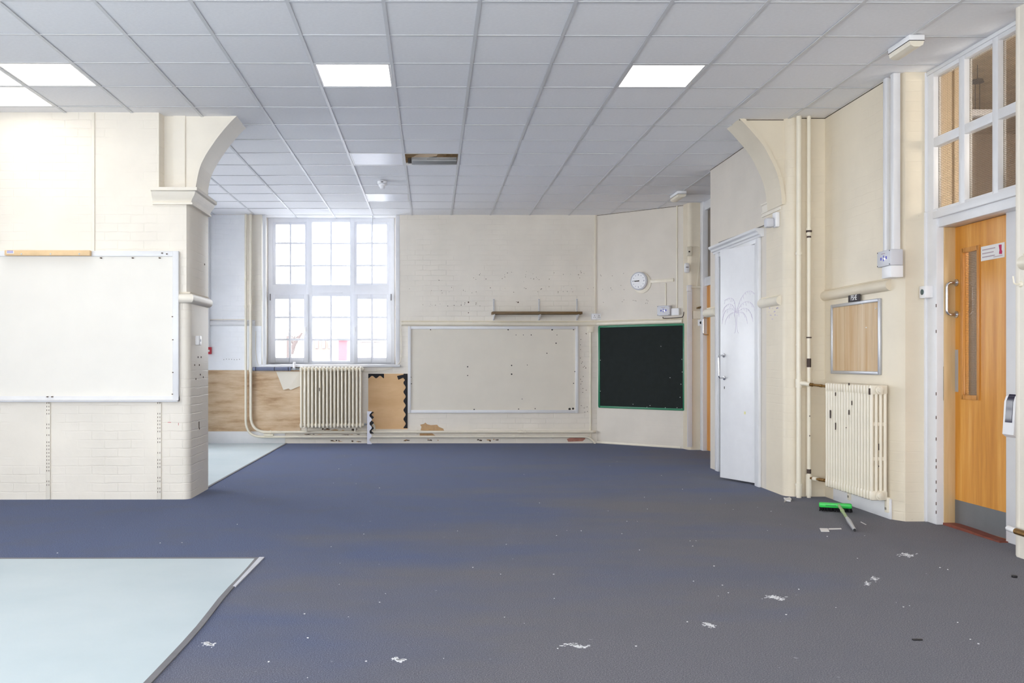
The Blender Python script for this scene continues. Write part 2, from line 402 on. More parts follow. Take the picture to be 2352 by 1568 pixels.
# ---------------------------------------------------------------- ceiling
XL = [0.30 + 0.6 * k for k in range(-8, 7)]          # grid lines across, -4.5 .. 3.9
YL = [5.78 + 0.6 * k for k in range(-2, 16)]         # 4.58 .. 14.78
YL[-1] = 14.6
ce = S('ceiling', MB().box(-6.7, -3.2, CEIL + 0.003, 4.0, YL[0], CEIL + 0.02).box(-6.7, YL[0], CEIL + 0.003, XL[0], 14.6, CEIL + 0.02), TILE)
HOLE = (7, 9)
lit = {(1, 4): 'lit square ceiling panel at the very edge of the picture',
       (2, 4): 'lit square ceiling panel over the cream whiteboard, wholly clear of the wall',
       (1, 5): 'lit square ceiling panel that touches the top of the whiteboard wall',
       (6, 4): 'lit square ceiling panel in the middle of the ceiling, above the far window',
       (10, 4): 'lit square ceiling panel on the side of the radiator and wooden doors'}
unlit = {(6, 9): 'unlit pale square ceiling panel beside the gap of the missing tile', (6, 13): 'unlit pale square ceiling panel in front of the far window, behind the smoke detector'}
tm = None
for j in range(len(YL) - 1):
    for i in range(len(XL) - 1):
        if (i, j) in lit or (i, j) in unlit or (i, j) == HOLE: continue
        x0, x1, y0, y1 = XL[i], min(XL[i + 1], 3.98), YL[j], YL[j + 1]
        full = abs(y1 - y0 - 0.6) < 1e-3 and abs(x1 - x0 - 0.6) < 1e-3
        if full and tm: o = bpy.data.objects.new('ceiling_tile', tm); sc.collection.objects.link(o)
        else:
            o = build('ceiling_tile', MB().box(-(x1 - x0) / 2 + 0.003, -(y1 - y0) / 2 + 0.003, 0, (x1 - x0) / 2 - 0.003, (y1 - y0) / 2 - 0.003, 0.014), TILE)
            if full: tm = o.data
        o.location = ((x0 + x1) / 2, (y0 + y1) / 2, CEIL + 0.0035 + random.uniform(0, 0.002))
        o.rotation_euler = (random.gauss(0, 0.0022), random.gauss(0, 0.0022), 0); o.parent = ce
for x in XL[:]: P('ceiling_bar', MB().box(x - 0.012, YL[0], CEIL - 0.0015, x + 0.012, 14.6, CEIL + 0.002).box(x - 0.002, YL[0], CEIL + 0.002, x + 0.002, 14.6, CEIL + 0.035), BAR, ce)
for y in YL[:-1]: P('ceiling_bar', MB().box(XL[0], y - 0.012, CEIL - 0.0005, 3.99, y + 0.012, CEIL + 0.0025).box(XL[0], y - 0.002, CEIL + 0.0025, 3.99, y + 0.002, CEIL + 0.03), BAR, ce)
for d, mat in ((lit, LIT), (unlit, DIFF_OFF)):
    for (i, j), lab in d.items():
        x0, x1, y0, y1 = XL[i], XL[i + 1], YL[j], YL[j + 1]
        t = T('ceiling_light', lab, 'ceiling light', W, (x0 + x1) / 2, CEIL, (y0 + y1) / 2)
        a = 0.014; b = 0.028
        f = MB().box(x0 + a, y0 + a, CEIL + 0.0006, x1 - a, y0 + b, CEIL + 0.03).box(x0 + a, y1 - b, CEIL + 0.0006, x1 - a, y1 - a, CEIL + 0.03)
        f.box(x0 + a, y0 + b, CEIL + 0.0006, x0 + b, y1 - b, CEIL + 0.03).box(x1 - b, y0 + b, CEIL + 0.0006, x1 - a, y1 - b, CEIL + 0.03)
        P('light_frame', f, WGLOSS, t); P('diffuser', MB().box(x0 + b, y0 + b, CEIL + 0.003, x1 - b, y1 - b, CEIL + 0.02), mat, t)
# unseen lit panels repeated behind the camera for their light
for k, (x, y) in enumerate(((-3.6, 3.68), (-0.6, 3.68), (1.8, 3.68), (-3.6, 0.68), (-0.6, 0.68), (1.8, 0.68))):
    o = T('ceiling_light', 'lit square ceiling panel over the near part of the room, out of the picture', 'ceiling light', W, x, CEIL, y, 'ceiling panels behind the camera')
    P('diffuser', MB().box(x - 0.28, y - 0.28, CEIL - 0.003, x + 0.28, y + 0.28, CEIL + 0.002), LIT, o)
# the roof space, seen through the gap of the missing tile
# unseen opening added in the roof slab to brighten the roof space
rf = S('roof', MB().box(-6.9, -3.3, ZT, 8, 9.2, ZT + 0.1).box(-6.9, 9.7, ZT, 8, 14.7, ZT + 0.1).box(-6.9, 9.2, ZT, -0.4, 9.7, ZT + 0.1).box(0.4, 9.2, ZT, 8, 9.7, ZT + 0.1), CONCRETE)
for k in range(7): P('plank', MB().box(-1.2, 11.2 + 0.01 * (k % 2), CEIL + 0.03 + 0.1 * k, 1.2, 11.24 + 0.01 * (k % 2), CEIL + 0.125 + 0.1 * k), JOISTW, rf)
for x in (0.12, 0.2, 0.29): P('plank', MB().prism([(x, CEIL + 0.04), (x + 0.03, CEIL + 0.04), (x + 0.12, ZT), (x + 0.09, ZT)], 11.1, 11.19, 'y'), JOISTW, rf)
t = T('light_fitting', 'thin galvanised metal light tray lying in the gap of the missing ceiling tile', 'light fitting', W, 0.03, CEIL, 10.47)
P('tray', MB().box(-0.225, 10.40, CEIL + 0.006, 0.285, 10.56, CEIL + 0.055, 0.006), TRAYM, t)
P('lip', MB().box(-0.225, 10.375, CEIL + 0.004, 0.285, 10.40, CEIL + 0.026, 0.003), TRAYM, t)
P('slot', MB().box(-0.05, 10.394, CEIL + 0.028, 0.284, 10.3995, CEIL + 0.034), DARK, t)
P('clip', MB().box(-0.265, 10.40, CEIL + 0.004, -0.228, 10.5, CEIL + 0.045, 0.004), DARK, t)
ins = MB()
ins.prism([(-0.22, CEIL + 0.057), (-0.05, CEIL + 0.057), (0.06, CEIL + 0.07), (0.07, CEIL + 0.095), (0.02, CEIL + 0.115), (-0.07, CEIL + 0.1), (-0.15, CEIL + 0.09)], 10.42, 10.5, 'y')
T1('torn_paper', 'torn pale paper sheet on the metal tray in the ceiling gap', 'paper', W, ins, OLDPAPER, -0.08, CEIL + 0.057, 10.45)

# ---------------------------------------------------------------- walls
def arc(cx, cy, r, a0, a1, n=6): return [(cx + r * math.cos(math.radians(a0 + (a1 - a0) * i / n)), cy + r * math.sin(math.radians(a0 + (a1 - a0) * i / n))) for i in range(n + 1)]
XP = -2.18
X365 = LEFT.u(365)
wl = MB().prism([(-6.9, 0)] + arc(XP - 0.07, 0.07, 0.07, -90, 0) + [(XP, 0.69), (-6.9, 0.69)], 0, 1.83)
wl.prism([(-6.9, 0), (XP - 0.03, 0), (XP, 0.045), (XP, 0.69), (-6.9, 0.69)], 1.83, 2.80)
wl.prism([(-6.9, 0), (X365, 0), (X365 + 0.012, 0.15), (XP, 0.15), (XP, 0.69), (-6.9, 0.69)], 2.80, ZT)
wall_left = S('wall_left', wl, CREAM, LEFT)
# arch: two haunches show below the ceiling
la = smooth([ARCH.uv(*p) for p in ((449.5, 434), (459, 388), (472, 359), (488, 334), (507, 308), (539, 272), (575, 244), (640, 215))])
aw = S('wall_arch', MB().prism([(-2.47, 2.80), (la[0][0], 2.80)] + la + [(la[-1][0], ZT), (-2.47, ZT)], 0, 0.42, 'y')
       .box(ARCH.u(399), -0.018, 2.80, ARCH.u(426), 0.0, ZT), CREAM2, ARCH)
def band(curve, w, y0, y1):
    n = len(curve); out = []
    for i in range(n):
        a = Vector(curve[max(i - 1, 0)]); b = Vector(curve[min(i + 1, n - 1)]); d = (b - a).normalized(); out.append((Vector(curve[i]) + Vector((-d.y, d.x)) * w))
    mb = MB()
    for i in range(n - 1): mb.prism([curve[i], curve[i + 1], tuple(out[i + 1]), tuple(out[i])], y0, y1, 'y')
    return mb
S('trim_1', band(la, 0.04, -0.012, 0.004), CREAM2, ARCH)
ra = smooth([ARCH.uv(*p, -0.06) for p in ((1795, 470), (1792, 436), (1784, 401), (1771, 370.6), (1751, 334), (1722, 299), (1697, 272.7), (1665, 246), (1600, 215))])
aw2 = S('wall_arch.001', MB().prism([(3.30, ra[0][1])] + ra + [(ra[-1][0], ZT), (3.30, ZT)], 0.06, 0.42, 'y'), WARM, ARCH)
S('trim_2', band(ra, -0.035, 0.045, 0.064), WARM, ARCH)
# capital and rail of the left pier
CAP = [(0, 2.655), (0.03, 2.655), (0.03, 2.672), (0.018, 2.68), (0.03, 2.705), (0.055, 2.735), (0.065, 2.765), (0.085, 2.772), (0.085, 2.80), (0, 2.80)]
S('trim_3', MB().sweep(CAP, [(LEFT.u(352), 0), (XP, 0), (XP, 0.69)]), CREAM2, LEFT)
def railprof(z, r=0.045): return [(0, z - r)] + [(r * math.sin(math.radians(a)), z - r * math.cos(math.radians(a))) for a in range(15, 181, 15)] + [(0.008, z + r + 0.012), (0, z + r + 0.012)]
S('trim_4', MB().sweep(railprof(1.813), [(LEFT.u(413), 0), (XP, 0), (XP, 0.69)]), CREAM2, LEFT)
# back wall with the window opening
WX0, WX1 = BACK.u(601), BACK.u(917)
FX0, FX1 = WIN.u(616), WIN.u(906)
SILL = 1.205
wb = MB().prism([(-6.9, 0), (WX0, 0), (FX0, 0.35), (FX0, 0.45), (-6.9, 0.45)], 0, ZT)
wb.prism([(WX1, 0), (2.56, 0), (2.56, 0.45), (FX1, 0.45), (FX1, 0.35)], 0, ZT)
wb.prism([(WX0, 0), (WX1, 0), (FX1, 0.45), (FX0, 0.45)], 0, SILL)
wb.prism([(FX0, 0.3), (FX1, 0.3), (FX1, 0.45), (FX0, 0.45)], CEIL + 0.03, ZT)
wall_back = S('wall_back', wb, CREAM, BACK)
pL = BACK.u(562)
P('painted_panel', MB().box(-3.9, -0.006, 1.895, BACK.u(563), 0.002, CEIL), WHITEW, wall_back, 'bluish white painted upper wall beside the pipes')
P('painted_panel', MB().box(-3.9, -0.009, 1.118, BACK.u(601), 0.002, 1.79), WHITEW, wall_back, 'smooth bluish white panel over the brown paper')
S('baseboard_back', MB().box(-3.9, -0.012, 0, BACK.u(655), 0.002, 0.185, 0.004), WGLOSS, BACK)
S('trim_5', MB().sweep(railprof(1.83, 0.04), [(-3.9, 0), (BACK.u(586), 0)]), WGLOSS, BACK)
S('trim_6', MB().sweep(railprof(1.825, 0.034), [(BACK.u(922), 0), (2.53, 0), (2.53 + DIAG.ux.x * 1.40, DIAG.ux.y * 1.40)]), CGLOSS, BACK)
S('trim_7', MB().box(BACK.u(603), -0.012, SILL, BACK.u(611), 0.03, CEIL, 0.004).box(BACK.u(909), -0.004, SILL, BACK.u(918), 0.02, CEIL, 0.004), WGLOSS, BACK)
# canted corner wall, far pier, far doorway wall
S('wall_corner', MB().box(-0.02, 0, 0, DIAGL, 0.2, ZT), CREAM3, DIAG)
S('baseboard_corner', MB().box(0.0, -0.01, 0, DIAGL - 0.06, 0, 0.03, 0.004), CGLOSS, DIAG)
S('wall_pier', MB().prism([(-0.02, 0.2)] + arc(0.06, 0.06, 0.06, 180, 270) + [(0.2, 0), (0.4, 0.4), (-0.02, 0.4)], 0, ZT), WARM, PIER)
S('wall_far', MB().box(-12.6, 0.1, 2.42, -10.7, 0.3, ZT).box(-13.05, 0.1, 0, -12.94, 0.3, ZT).box(-11.9, 0.1, 0, -10.7, 0.3, ZT), WARM, FAR)
# closet block with the white doors
CY0, CY1 = 8.6, 10.81
HY0, HY1 = 9.26, 10.46      # door opening
S('wall_closet', MB().box(-CY1, 0, 0, -HY1, 0.7, ZT).box(-HY0, 0, 0, -8.605, 0.7, ZT).box(-HY1, 0, 2.43, -HY0, 0.7, ZT).box(-HY1, 0.5, 0, -HY0, 0.7, 2.43), CREAM3, CLOS)
S('wall_chase', MB().prism(arc(3.36, 0.1, 0.1, 180, 270) + [(4.2, 0), (4.2, 0.5), (3.26, 0.5)], 0, ZT), WARM, ARCH)
S('wall_right', MB().prism([(-8.52, 0), (-7.27, 0), (-7.17, 0.06), (-7.17, 0.27), (-8.52, 0.27)], 0, ZT), WARM, RIGHT)
S('wall_reveal', MB().box(-7.165, 0, 0, -7.08, 0.14, 2.4), WARM, DW)
UE = NEAR.u(2335)
S('wall_near', MB().prism([(UE, 0), (3.3, 0), (3.3, 0.4), (UE, 0.4)], 0, ZT), CREAM2, NEAR)
S('wall_doorway', MB().box(-7.1, 0.02, 3.47, -5.9, 0.14, ZT), WARM, DW)
# unseen room shell; its windows are placed and sized for the light
ws = MB(); ys = [-3.3] + [q for a, b in SIDEWIN[:3] for q in (a, b)] + [9.0]
for i in range(0, len(ys), 2): ws.box(-6.9, ys[i], 0, -6.6, ys[i + 1], ZT)
for a, b in SIDEWIN[:3]: ws.box(-6.9, a, 0, -6.6, b, WZ0).box(-6.9, a, WZ1, -6.6, b, ZT)
S('wall_side', ws, CREAM2)
ws = MB(); ys = [9.0] + [q for a, b in SIDEWIN[3:] for q in (a, b)] + [14.6]
for i in range(0, len(ys), 2): ws.box(-4.2, ys[i], 0, -3.9, ys[i + 1], ZT)
for a, b in SIDEWIN[3:]: ws.box(-4.2, a, 0, -3.9, b, WZ0).box(-4.2, a, WZ1, -3.9, b, ZT)
S('wall_side.001', ws, WHITEW)  # side wall pulled inward so its windows brighten the back room
wf = MB(); xs = [-6.9] + [q for a, b in FRONTWIN for q in (a, b)] + [4.1]
for i in range(0, len(xs), 2): wf.box(xs[i], -3.4, 0, xs[i + 1], -3.1, ZT)
for a, b in FRONTWIN: wf.box(a, -3.4, 0, b, -3.1, WZ0).box(a, -3.4, WZ1, b, -3.1, ZT)
S('wall_front', wf, CREAM2)
wi = 3
def plainwin(n, fr, a, b):
    r = SE('window_%d' % n, fr, a, 0, WZ0)
    m = MB().box(a, -0.03, WZ0, a + 0.06, 0.03, WZ1).box(b - 0.06, -0.03, WZ0, b, 0.03, WZ1).box(a, -0.03, WZ0, b, 0.03, WZ0 + 0.06).box(a, -0.03, WZ1 - 0.06, b, 0.03, WZ1)
    m.box((a + b) / 2 - 0.03, -0.03, WZ0, (a + b) / 2 + 0.03, 0.03, WZ1).box(a, -0.03, 2.3, b, 0.03, 2.36)
    P('window_frame', m, UPVC, r); P('pane', MB().box(a, -0.004, WZ0, b, 0.0, WZ1), GLASS, r)
for a, b in SIDEWIN: plainwin(wi, Fr(sidex(b), 0, 90), a, b); wi += 1
for a, b in FRONTWIN: plainwin(wi, Fr(0, -3.25, 180), -b, -a); wi += 1
# room behind the wooden door
S('wall_corridor', MB().box(4.0, 12.0, 0, 8, 12.2, ZT).box(8.0, 3, 0, 8.2, 12.2, ZT).box(4.12, 2.8, 0, 8.2, 3, ZT).box(4.02, 8.7, 0, 4.3, 12, ZT), TAUPE)
S('wall_corridor.001', MB().box(4.02, 8.5, 0, 4.92, 8.7, ZT).box(4.80, 8.47, 0, 4.88, 8.5, ZT), TAN)
cl = bpy.data.lights.new('corridor_fill_light', 'AREA'); cl.size = 0.8; cl.spread = math.radians(70); cl.energy = 28; cl.color = (1, 0.93, 0.84)  # unseen area light added to brighten the room behind the glass
clo = bpy.data.objects.new('corridor_fill_light', cl); sc.collection.objects.link(clo); clo.location = (5.7, 3.4, 2.9); clo.rotation_euler = (math.pi / 2, 0, 0)

# ---------------------------------------------------------------- the far window
win = SE('window_1', BACK, -1.5, 0.35, SILL)
WO = (0, 0.35)
def wx(px): return WIN.u(px)
def wz(py): return WIN.uv(760, py)[1]
def sash(name, ox0, oy0, ox1, oy1, xs, ys, dy, parent, mat=UPVC, depth=0.05):
    """a light of panes: border and glazing bars as one part, each pane a sub-part; pixel edges on the window plane"""
    g = 0.8
    xs = [(a + (g if i else 0), b - (g if i < len(xs) - 1 else 0)) for i, (a, b) in enumerate(xs)]
    ys = [(a + (g if i else 0), b - (g if i < len(ys) - 1 else 0)) for i, (a, b) in enumerate(ys)]
    X0, X1, Z1, Z0 = wx(ox0), wx(ox1), wz(oy0), wz(oy1)
    ex = [X0] + [wx(q) for p in xs for q in p] + [X1]; m = MB()
    y0 = 0.35 - dy
    ez = [Z0] + sorted(wz(q) for p in ys for q in p) + [Z1]
    for i in range(0, len(ex), 2):
        edge = i in (0, len(ex) - 2)
        m.box(ex[i], y0 + (0 if edge else 0.012), Z0, ex[i + 1], y0 + (depth if edge else depth - 0.012), Z1, 0.004 if edge else 0.003)
    for k in range(0, len(ez), 2):
        edge = k in (0, len(ez) - 2)
        for i in range(1, len(ex) - 1, 2):
            m.box(ex[i], y0 + (0 if edge else 0.012), ez[k], ex[i + 1], y0 + (depth if edge else depth - 0.012), ez[k + 1], 0.004 if edge else 0.003)
    s = P(name, m, mat, parent)
    for i in range(1, len(ex) - 1, 2):
        for k in range(1, len(ez) - 1, 2): P('pane', MB().box(ex[i], y0 + 0.022, ez[k], ex[i + 1], y0 + 0.028, ez[k + 1]), GLASS, s)
    return s
fm = MB()
fz0, fz1 = wz(832), CEIL + 0.03
for a, b in ((616, 627), (704, 717), (804, 815), (893, 906)): fm.box(wx(a), 0.34, fz0, wx(b), 0.41, fz1, 0.004)
for a, b in ((497, 510), (654, 679)): fm.box(wx(616), 0.342, wz(b), wx(906), 0.408, wz(a), 0.004)
fm.box(wx(616), 0.342, SILL - 0.01, wx(906), 0.41, wz(829), 0.004)
fm.box(wx(731), 0.335, wz(674), wx(787), 0.35, wz(671), 0.002)
P('window_frame', fm, UPVC, win)
YT = [(515.7, 557), (559.5, 609), (611.3, 651)]; YB = [(687, 727.5), (730, 778), (781, 821)]
sash('casement', 627, 509, 703.5, 656, [(633.5, 665.5), (668, 700)], [(515.7, 557), (559.5, 609), (611.3, 651.5)], 0.0, win)
sash('fixed_light', 716.5, 503, 804.5, 660, [(718, 758.5), (761.5, 803)], [(508, 557), (559.5, 608), (610.5, 658)], -0.015, win)
sash('casement', 815, 508.5, 893.5, 656, [(820, 853), (856, 888)], [(515, 557), (559.5, 608), (610.5, 650)], 0.0, win)
c1 = sash('casement', 622, 676, 708.5, 833, [(633.5, 664.5), (668, 698.5)], YB, 0.03, win)
sash('fixed_light', 708.5, 674, 812, 833, [(718, 758.5), (761.5, 803)], [(680, 727), (730, 778.5), (781, 828)], -0.005, win)
c2 = sash('casement', 811.5, 676, 899, 833, [(822, 853), (856.5, 887.5)], [(686.5, 727), (730, 778), (781, 821)], 0.03, win)
for c, px in ((c1, 702.5), (c2, 815.5)):
    P('handle', MB().box(wx(px - 1.6), 0.295, wz(761), wx(px + 1.6), 0.325, wz(751), 0.004).box(wx(px - 0.9), 0.28, wz(771), wx(px + 0.9), 0.297, wz(756), 0.003), PLAST, c)
for px in (621.5, 898.5): P('hinge', MB().box(wx(px - 0.7), 0.315, wz(690), wx(px + 0.7), 0.335, wz(675)), DARK, win)
S('trim_8', MB().box(WX0 - 0.03, -0.05, SILL - 0.045, WX1 + 0.02, 0.37, SILL, 0.012), WGLOSS, BACK)
P('paint_chip', MB().prism([(-2.6, SILL - 0.052), (-2.42, SILL - 0.056), (-2.1, SILL - 0.07), (-1.5, SILL - 0.06), (-2.3, SILL - 0.046)], -0.012, 0.004, 'y'), GRIME, wall_back)

# outside: pale in the daylight
hz = Fr(0, 45, 0)
def hx(px): return hz.u(px)
def hzz(py): return hz.uv(760, py)[1]
BRK = painted_brick('pale_far_brick', (128, 108, 100), 0.2, 0.2); ROOFM = plain('pale_roof', (118, 122, 130), 0.8); BARK = plain('bare_bark', (92, 82, 80), 0.9); REDM = plain('faded_red_sheet', (140, 84, 92), 0.7)
t = T('brick_house', 'pale brick house seen through the middle lights of the window', 'building', hz, hx(735), 0)
P('wall', MB().prism([(hx(700), -1), (hx(764), -1), (hx(764), hzz(772)), (hx(752), hzz(769)), (hx(752), hzz(762)), (hx(718), hzz(760)), (hx(716), hzz(766)), (hx(700), hzz(766))], 0, 6, 'y'), BRK, t)
for px in (724, 740, 754): P('window_opening', MB().box(hx(px), -0.05, hzz(800), hx(px + 7), 0.02, hzz(782), 0.01), ROOFM, t)
t = T('shed', 'pale red container seen through the middle lights of the window', 'container', Fr(0, 38, 0), Fr(0, 38, 0).u(793), 0)
K = Fr(0, 38, 0); P('body', MB().box(K.u(777), 0, -0.5, K.u(812), 4, K.uv(760, 781)[1], 0.03), REDM, t); P('roof', MB().box(K.u(775), -0.1, K.uv(760, 781)[1], K.u(814), 4, K.uv(760, 764)[1], 0.03), ROOFM, t)
t = T('shed', 'low grey roofed shed seen through the window pane beside the container', 'shed', hz, hx(850), 0, 1)
P('body', MB().box(hx(822), 1, -0.5, hx(870), 6, hzz(784), 0.02), BRK, t); P('roof', MB().prism([(hx(820), hzz(784)), (hx(872), hzz(784)), (hx(862), hzz(764)), (hx(826), hzz(762))], 0.9, 6, 'y'), ROOFM, t)
t = T('garden_tree', 'bare forked tree seen through the lower side casement', 'tree', Fr(0, 34, 0), Fr(0, 34, 0).u(664), -0.5); K = Fr(0, 34, 0)
tb = lambda px, py: (K.uv(px, py)[0], 0, K.uv(px, py)[1])
P('trunk', MB().tube([(K.u(664), 0, -0.5), tb(664, 810), tb(663, 785), tb(660, 772)], [0.12, 0.1, 0.08, 0.04]).tube([tb(668, 812), tb(676, 790), tb(686, 775), tb(694, 764)], [0.1, 0.08, 0.06, 0.03]), BARK, t)
br = MB()
for k in range(14):
    a = random.uniform(655, 700); b = random.uniform(758, 780); br.tube([tb(664 + random.uniform(-4, 20), 788), tb((a + 666) / 2, b + 8), tb(a, b)], [0.03, 0.02, 0.008], 5)
P('branch', br, BARK, t)
S('ground', MB().box(-60, 14.7, -1.2, 60, 120, -1.0), plain('pale_tarmac', (170, 172, 176), 0.9))

# ---------------------------------------------------------------- things on the near wall at the far side of the arch
def frame4(m, u0, z0, u1, z1, w, y0, y1, b=0.003):
    m.box(u0, y0, z0, u0 + w, y1, z1, b); m.box(u1 - w, y0, z0, u1, y1, z1, b); m.box(u0 + w, y0, z1 - w, u1 - w, y1, z1, b); m.box(u0 + w, y0, z0, u1 - w, y1, z0 + w, b); return m
u1, z1 = LEFT.uv(413, 577); u0, z0 = -4.6, LEFT.uv(413, 922)[1]
t = T('whiteboard', 'large cream whiteboard in a white frame on the brick pier wall', 'whiteboard', LEFT, (u0 + u1) / 2, z0)
P('panel', MB().box(u0 + 0.03, -0.02, z0 + 0.03, u1 - 0.03, 0, z1 - 0.03), BOARDW, t)
fm = MB().box(u1 - 0.055, -0.042, z0, u1, 0, z1, 0.006).box(u0, -0.042, z0, u0 + 0.055, 0, z1, 0.006).box(u0, -0.035, z1 - 0.05, u1 - 0.05, 0, z1, 0.006)
P('frame', fm, WGLOSS, t)
P('pen_tray', MB().prism([(0, z0), (-0.075, z0), (-0.08, z0 + 0.012), (-0.04, z0 + 0.02), (-0.022, z0 + 0.05), (0, z0 + 0.05)], u0, u1, 'x'), WGLOSS, t)
ch = MB()
for px, py in ((372, 581), (383, 583), (366, 592), (231, 592), (304, 592), (108, 911), (119, 911), (396, 727), (397, 780), (397, 855), (396, 905)):
    u, z = LEFT.uv(px, py, 0.043); ch.box(u - 0.006, -0.046, z - 0.004, u + 0.006, -0.02, z + 0.004)
P('paint_chip', ch, GRIME, t, stuff=True)
u0b, zb0 = LEFT.uv(20, 590); u1b, zb1 = LEFT.uv(214, 577)
t = T('wooden_batten', 'pale pine batten screwed across the top of the cream whiteboard', 'batten', LEFT, (u0b + u1b) / 2, zb0, -0.036)
P('batten', MB().box(u0b, -0.085, zb0 + 0.004, u1b, -0.036, zb1, 0.004), WOODB, t)
P('sticker', MB().box(u0b + 0.02, -0.0862, zb0 + 0.02, u0b + 0.085, -0.085, zb1 - 0.006), PAPER, t, 'small white sticker with blue print')
st = MB()
for r in range(2):
    for k in range(5): st.box(u0b + 0.026 + k * 0.011, -0.0868, zb0 + 0.027 + r * 0.012, u0b + 0.033 + k * 0.011, -0.0862, zb0 + 0.034 + r * 0.012)
P('sticker_print', st, BLUEINK, t, stuff=True)
for px in (49, 116, 182):
    u, z = LEFT.uv(px, 583, 0.085); P('screw', MB().lathe([(0.008, 0), (0.006, 0.003)], (u, -0.085, z), (0, -1, 0), 8), METAL, t)
for px, lab in ((111.5, 'painted twin slot shelf upright under the whiteboard, farther from the pier corner'), (366, 'painted twin slot shelf upright under the whiteboard, beside the pier corner')):
    u = LEFT.u(px); zt = LEFT.uv(px, 924)[1]
    t = T('shelf_upright', lab, 'shelf rail', LEFT, u, 0)
    P('rail', MB().box(u - 0.02, -0.014, 0.005, u + 0.02, 0, zt, 0.002), CREAM2, t)
    s = MB()
    for k in range(int(zt / 0.032)):
        if random.random() < 0.72:
            for dx in (-0.009, 0.009): s.box(u + dx - 0.0022, -0.0150, 0.03 + k * 0.032, u + dx + 0.0022, -0.013, 0.045 + k * 0.032)
    P('slot', s, GRIME, t, stuff=True)
u = LEFT.u(215); zt = LEFT.uv(215, 577)[1]
T1('cable_trunking', 'slim cream cable trunking from the ceiling to the pine batten', 'trunking', LEFT, MB().box(u - 0.012, -0.012, zt, u + 0.012, 0, CEIL - 0.001, 0.002), CREAM2, u, zt)
u0, u1, z = REV.u(447), REV.u(462), REV.uv(455, 782)[1]
t = T('light_switch', 'white light switch box on the pier below the rail', 'switch', REV, 8.6, z)
P('box', MB().box(8.56, -0.035, z - 0.043, 8.66, 0, z + 0.043, 0.004), PLAST, t); P('rocker', MB().box(8.60, -0.041, z - 0.012, 8.625, -0.034, z + 0.012, 0.002), PLASTG, t)
ch = MB()
for px, py in ((470, 607), (455, 820), (462, 820), (447, 838), (458, 838), (460, 860), (450, 870), (467, 866), (457, 975), (458, 984)):
    u, z = REV.uv(px, py); h = 0.03 if 970 < py < 980 else 0.008; ch.box(u - 0.012, -0.0015, z - h, u + 0.012, 0.001, z + h)
u, z = REV.uv(466, 1000)
reveal_marks = build('paint_chip', MB().add(ch.v, ch.f), GRIME); reveal_marks.parent = wall_left; reveal_marks['kind'] = 'stuff'
reveal_marks.matrix_parent_inverse = Matrix(); reveal_marks.location = (REV.x - LEFT.x, REV.y - LEFT.y, 0); reveal_marks.rotation_euler = (0, 0, REV.a - LEFT.a)
mk = MB(); 
for px, py, dx, dz in ((389, 970, 0.03, 0.002), (410, 974, 0.004, 0.02)):
    u, z = LEFT.uv(px, py); mk.box(u - dx / 2, -0.0012, z - dz / 2, u + dx / 2, 0, z + dz / 2 + 0.002)
P('crayon_mark', mk, RED, wall_left)

# ---------------------------------------------------------------- back wall, under and beside the window
u0, u1 = -3.7, BACK.u(690); z0, z1 = BACK.uv(600, 990)[1], BACK.uv(600, 850)[1]
pp = MB().box(u0, -0.016, z0, u1, -0.011, z1)
T1('backing_paper', 'stained brown backing paper on the wall behind the bent pipes', 'paper', BACK, pp, KRAFT, (u0 + u1) / 2, z0, -0.012)
q = lambda px, py: BACK.uv(px, py, 0.03)
fp = [q(634, 853), q(690, 853), q(690, 886), q(668, 895), q(663, 892), q(651, 895)]
n = len(fp); v = [(p[0], -0.022 - 0.02 * (i in (3, 4, 5)), p[1]) for i, p in enumerate(fp)]; v += [(p[0], p[1] + 0.003, p[2]) for p in v]
T1('torn_paper', 'torn flap of cream lining paper hanging beside the far radiator', 'paper', BACK, MB().add(v, [tuple(range(n)), tuple(range(2 * n - 1, n - 1, -1))] + [(i, (i + 1) % n, n + (i + 1) % n, n + i) for i in range(n)]), BOARDC, fp[0][0], fp[2][1], -0.03)
u0, z0 = BACK.uv(846, 985); u1, z1 = BACK.uv(936, 858)
t = T('display_board', 'brown paper display panel with torn black scalloped border, beside the far radiator', 'display board', BACK, (u0 + u1) / 2, z0)
P('backing', MB().box(u0, -0.008, z0, u1, 0, z1), KRAFT2, t)
def scal(ax0, ax1, base, depth, n, vert=True, side=1):
    pts = [(ax0, base)]
    for i in range(n * 8 + 1):
        k = i / (n * 8); pts.append((ax0 + (ax1 - ax0) * k, base + side * depth * (0.72 + 0.28 * math.cos(k * n * 2 * math.pi))))
    pts.append((ax1, base)); return [(b, a) for a, b in pts] if vert else pts
bz = BACK.uv(936, 983)[1]
P('scalloped_border', MB().prism(scal(bz, z1, u1, 0.062, 6, True, -1), -0.012, -0.006, 'y'), BLACKCARD, t)
P('scalloped_border', MB().prism(scal(u0, BACK.u(882), z1, 0.07, 2, False, -1), -0.012, -0.006, 'y'), BLACKCARD, t)
f = [BACK.uv(a, b) for a, b in ((936, 858), (912, 863), (915, 872), (926, 867), (930, 872), (936, 872))]
P('scalloped_border', MB().prism(f, -0.015, -0.009, 'y'), BLACKCARD, t)
f0, g0 = BACK.uv(845, 1019); f1, g1 = BACK.uv(853, 943)
t = T('border_strip', 'fallen scalloped border strip hanging white side out over the pipes', 'paper strip', BACK, (f0 + f1) / 2, 0.003, -0.16)
P('white_face', MB().prism(scal(0.004, g1, f0, 0.072, 4, True, 1), -0.165, -0.161, 'y'), WHITECARD, t)
P('black_face', MB().prism([(b + 0.018, a) for b, a in scal(0.16, g1 - 0.01, f0 + 0.02, 0.062, 4, True, 1)], -0.158, -0.155, 'y'), BLACKCARD, t)
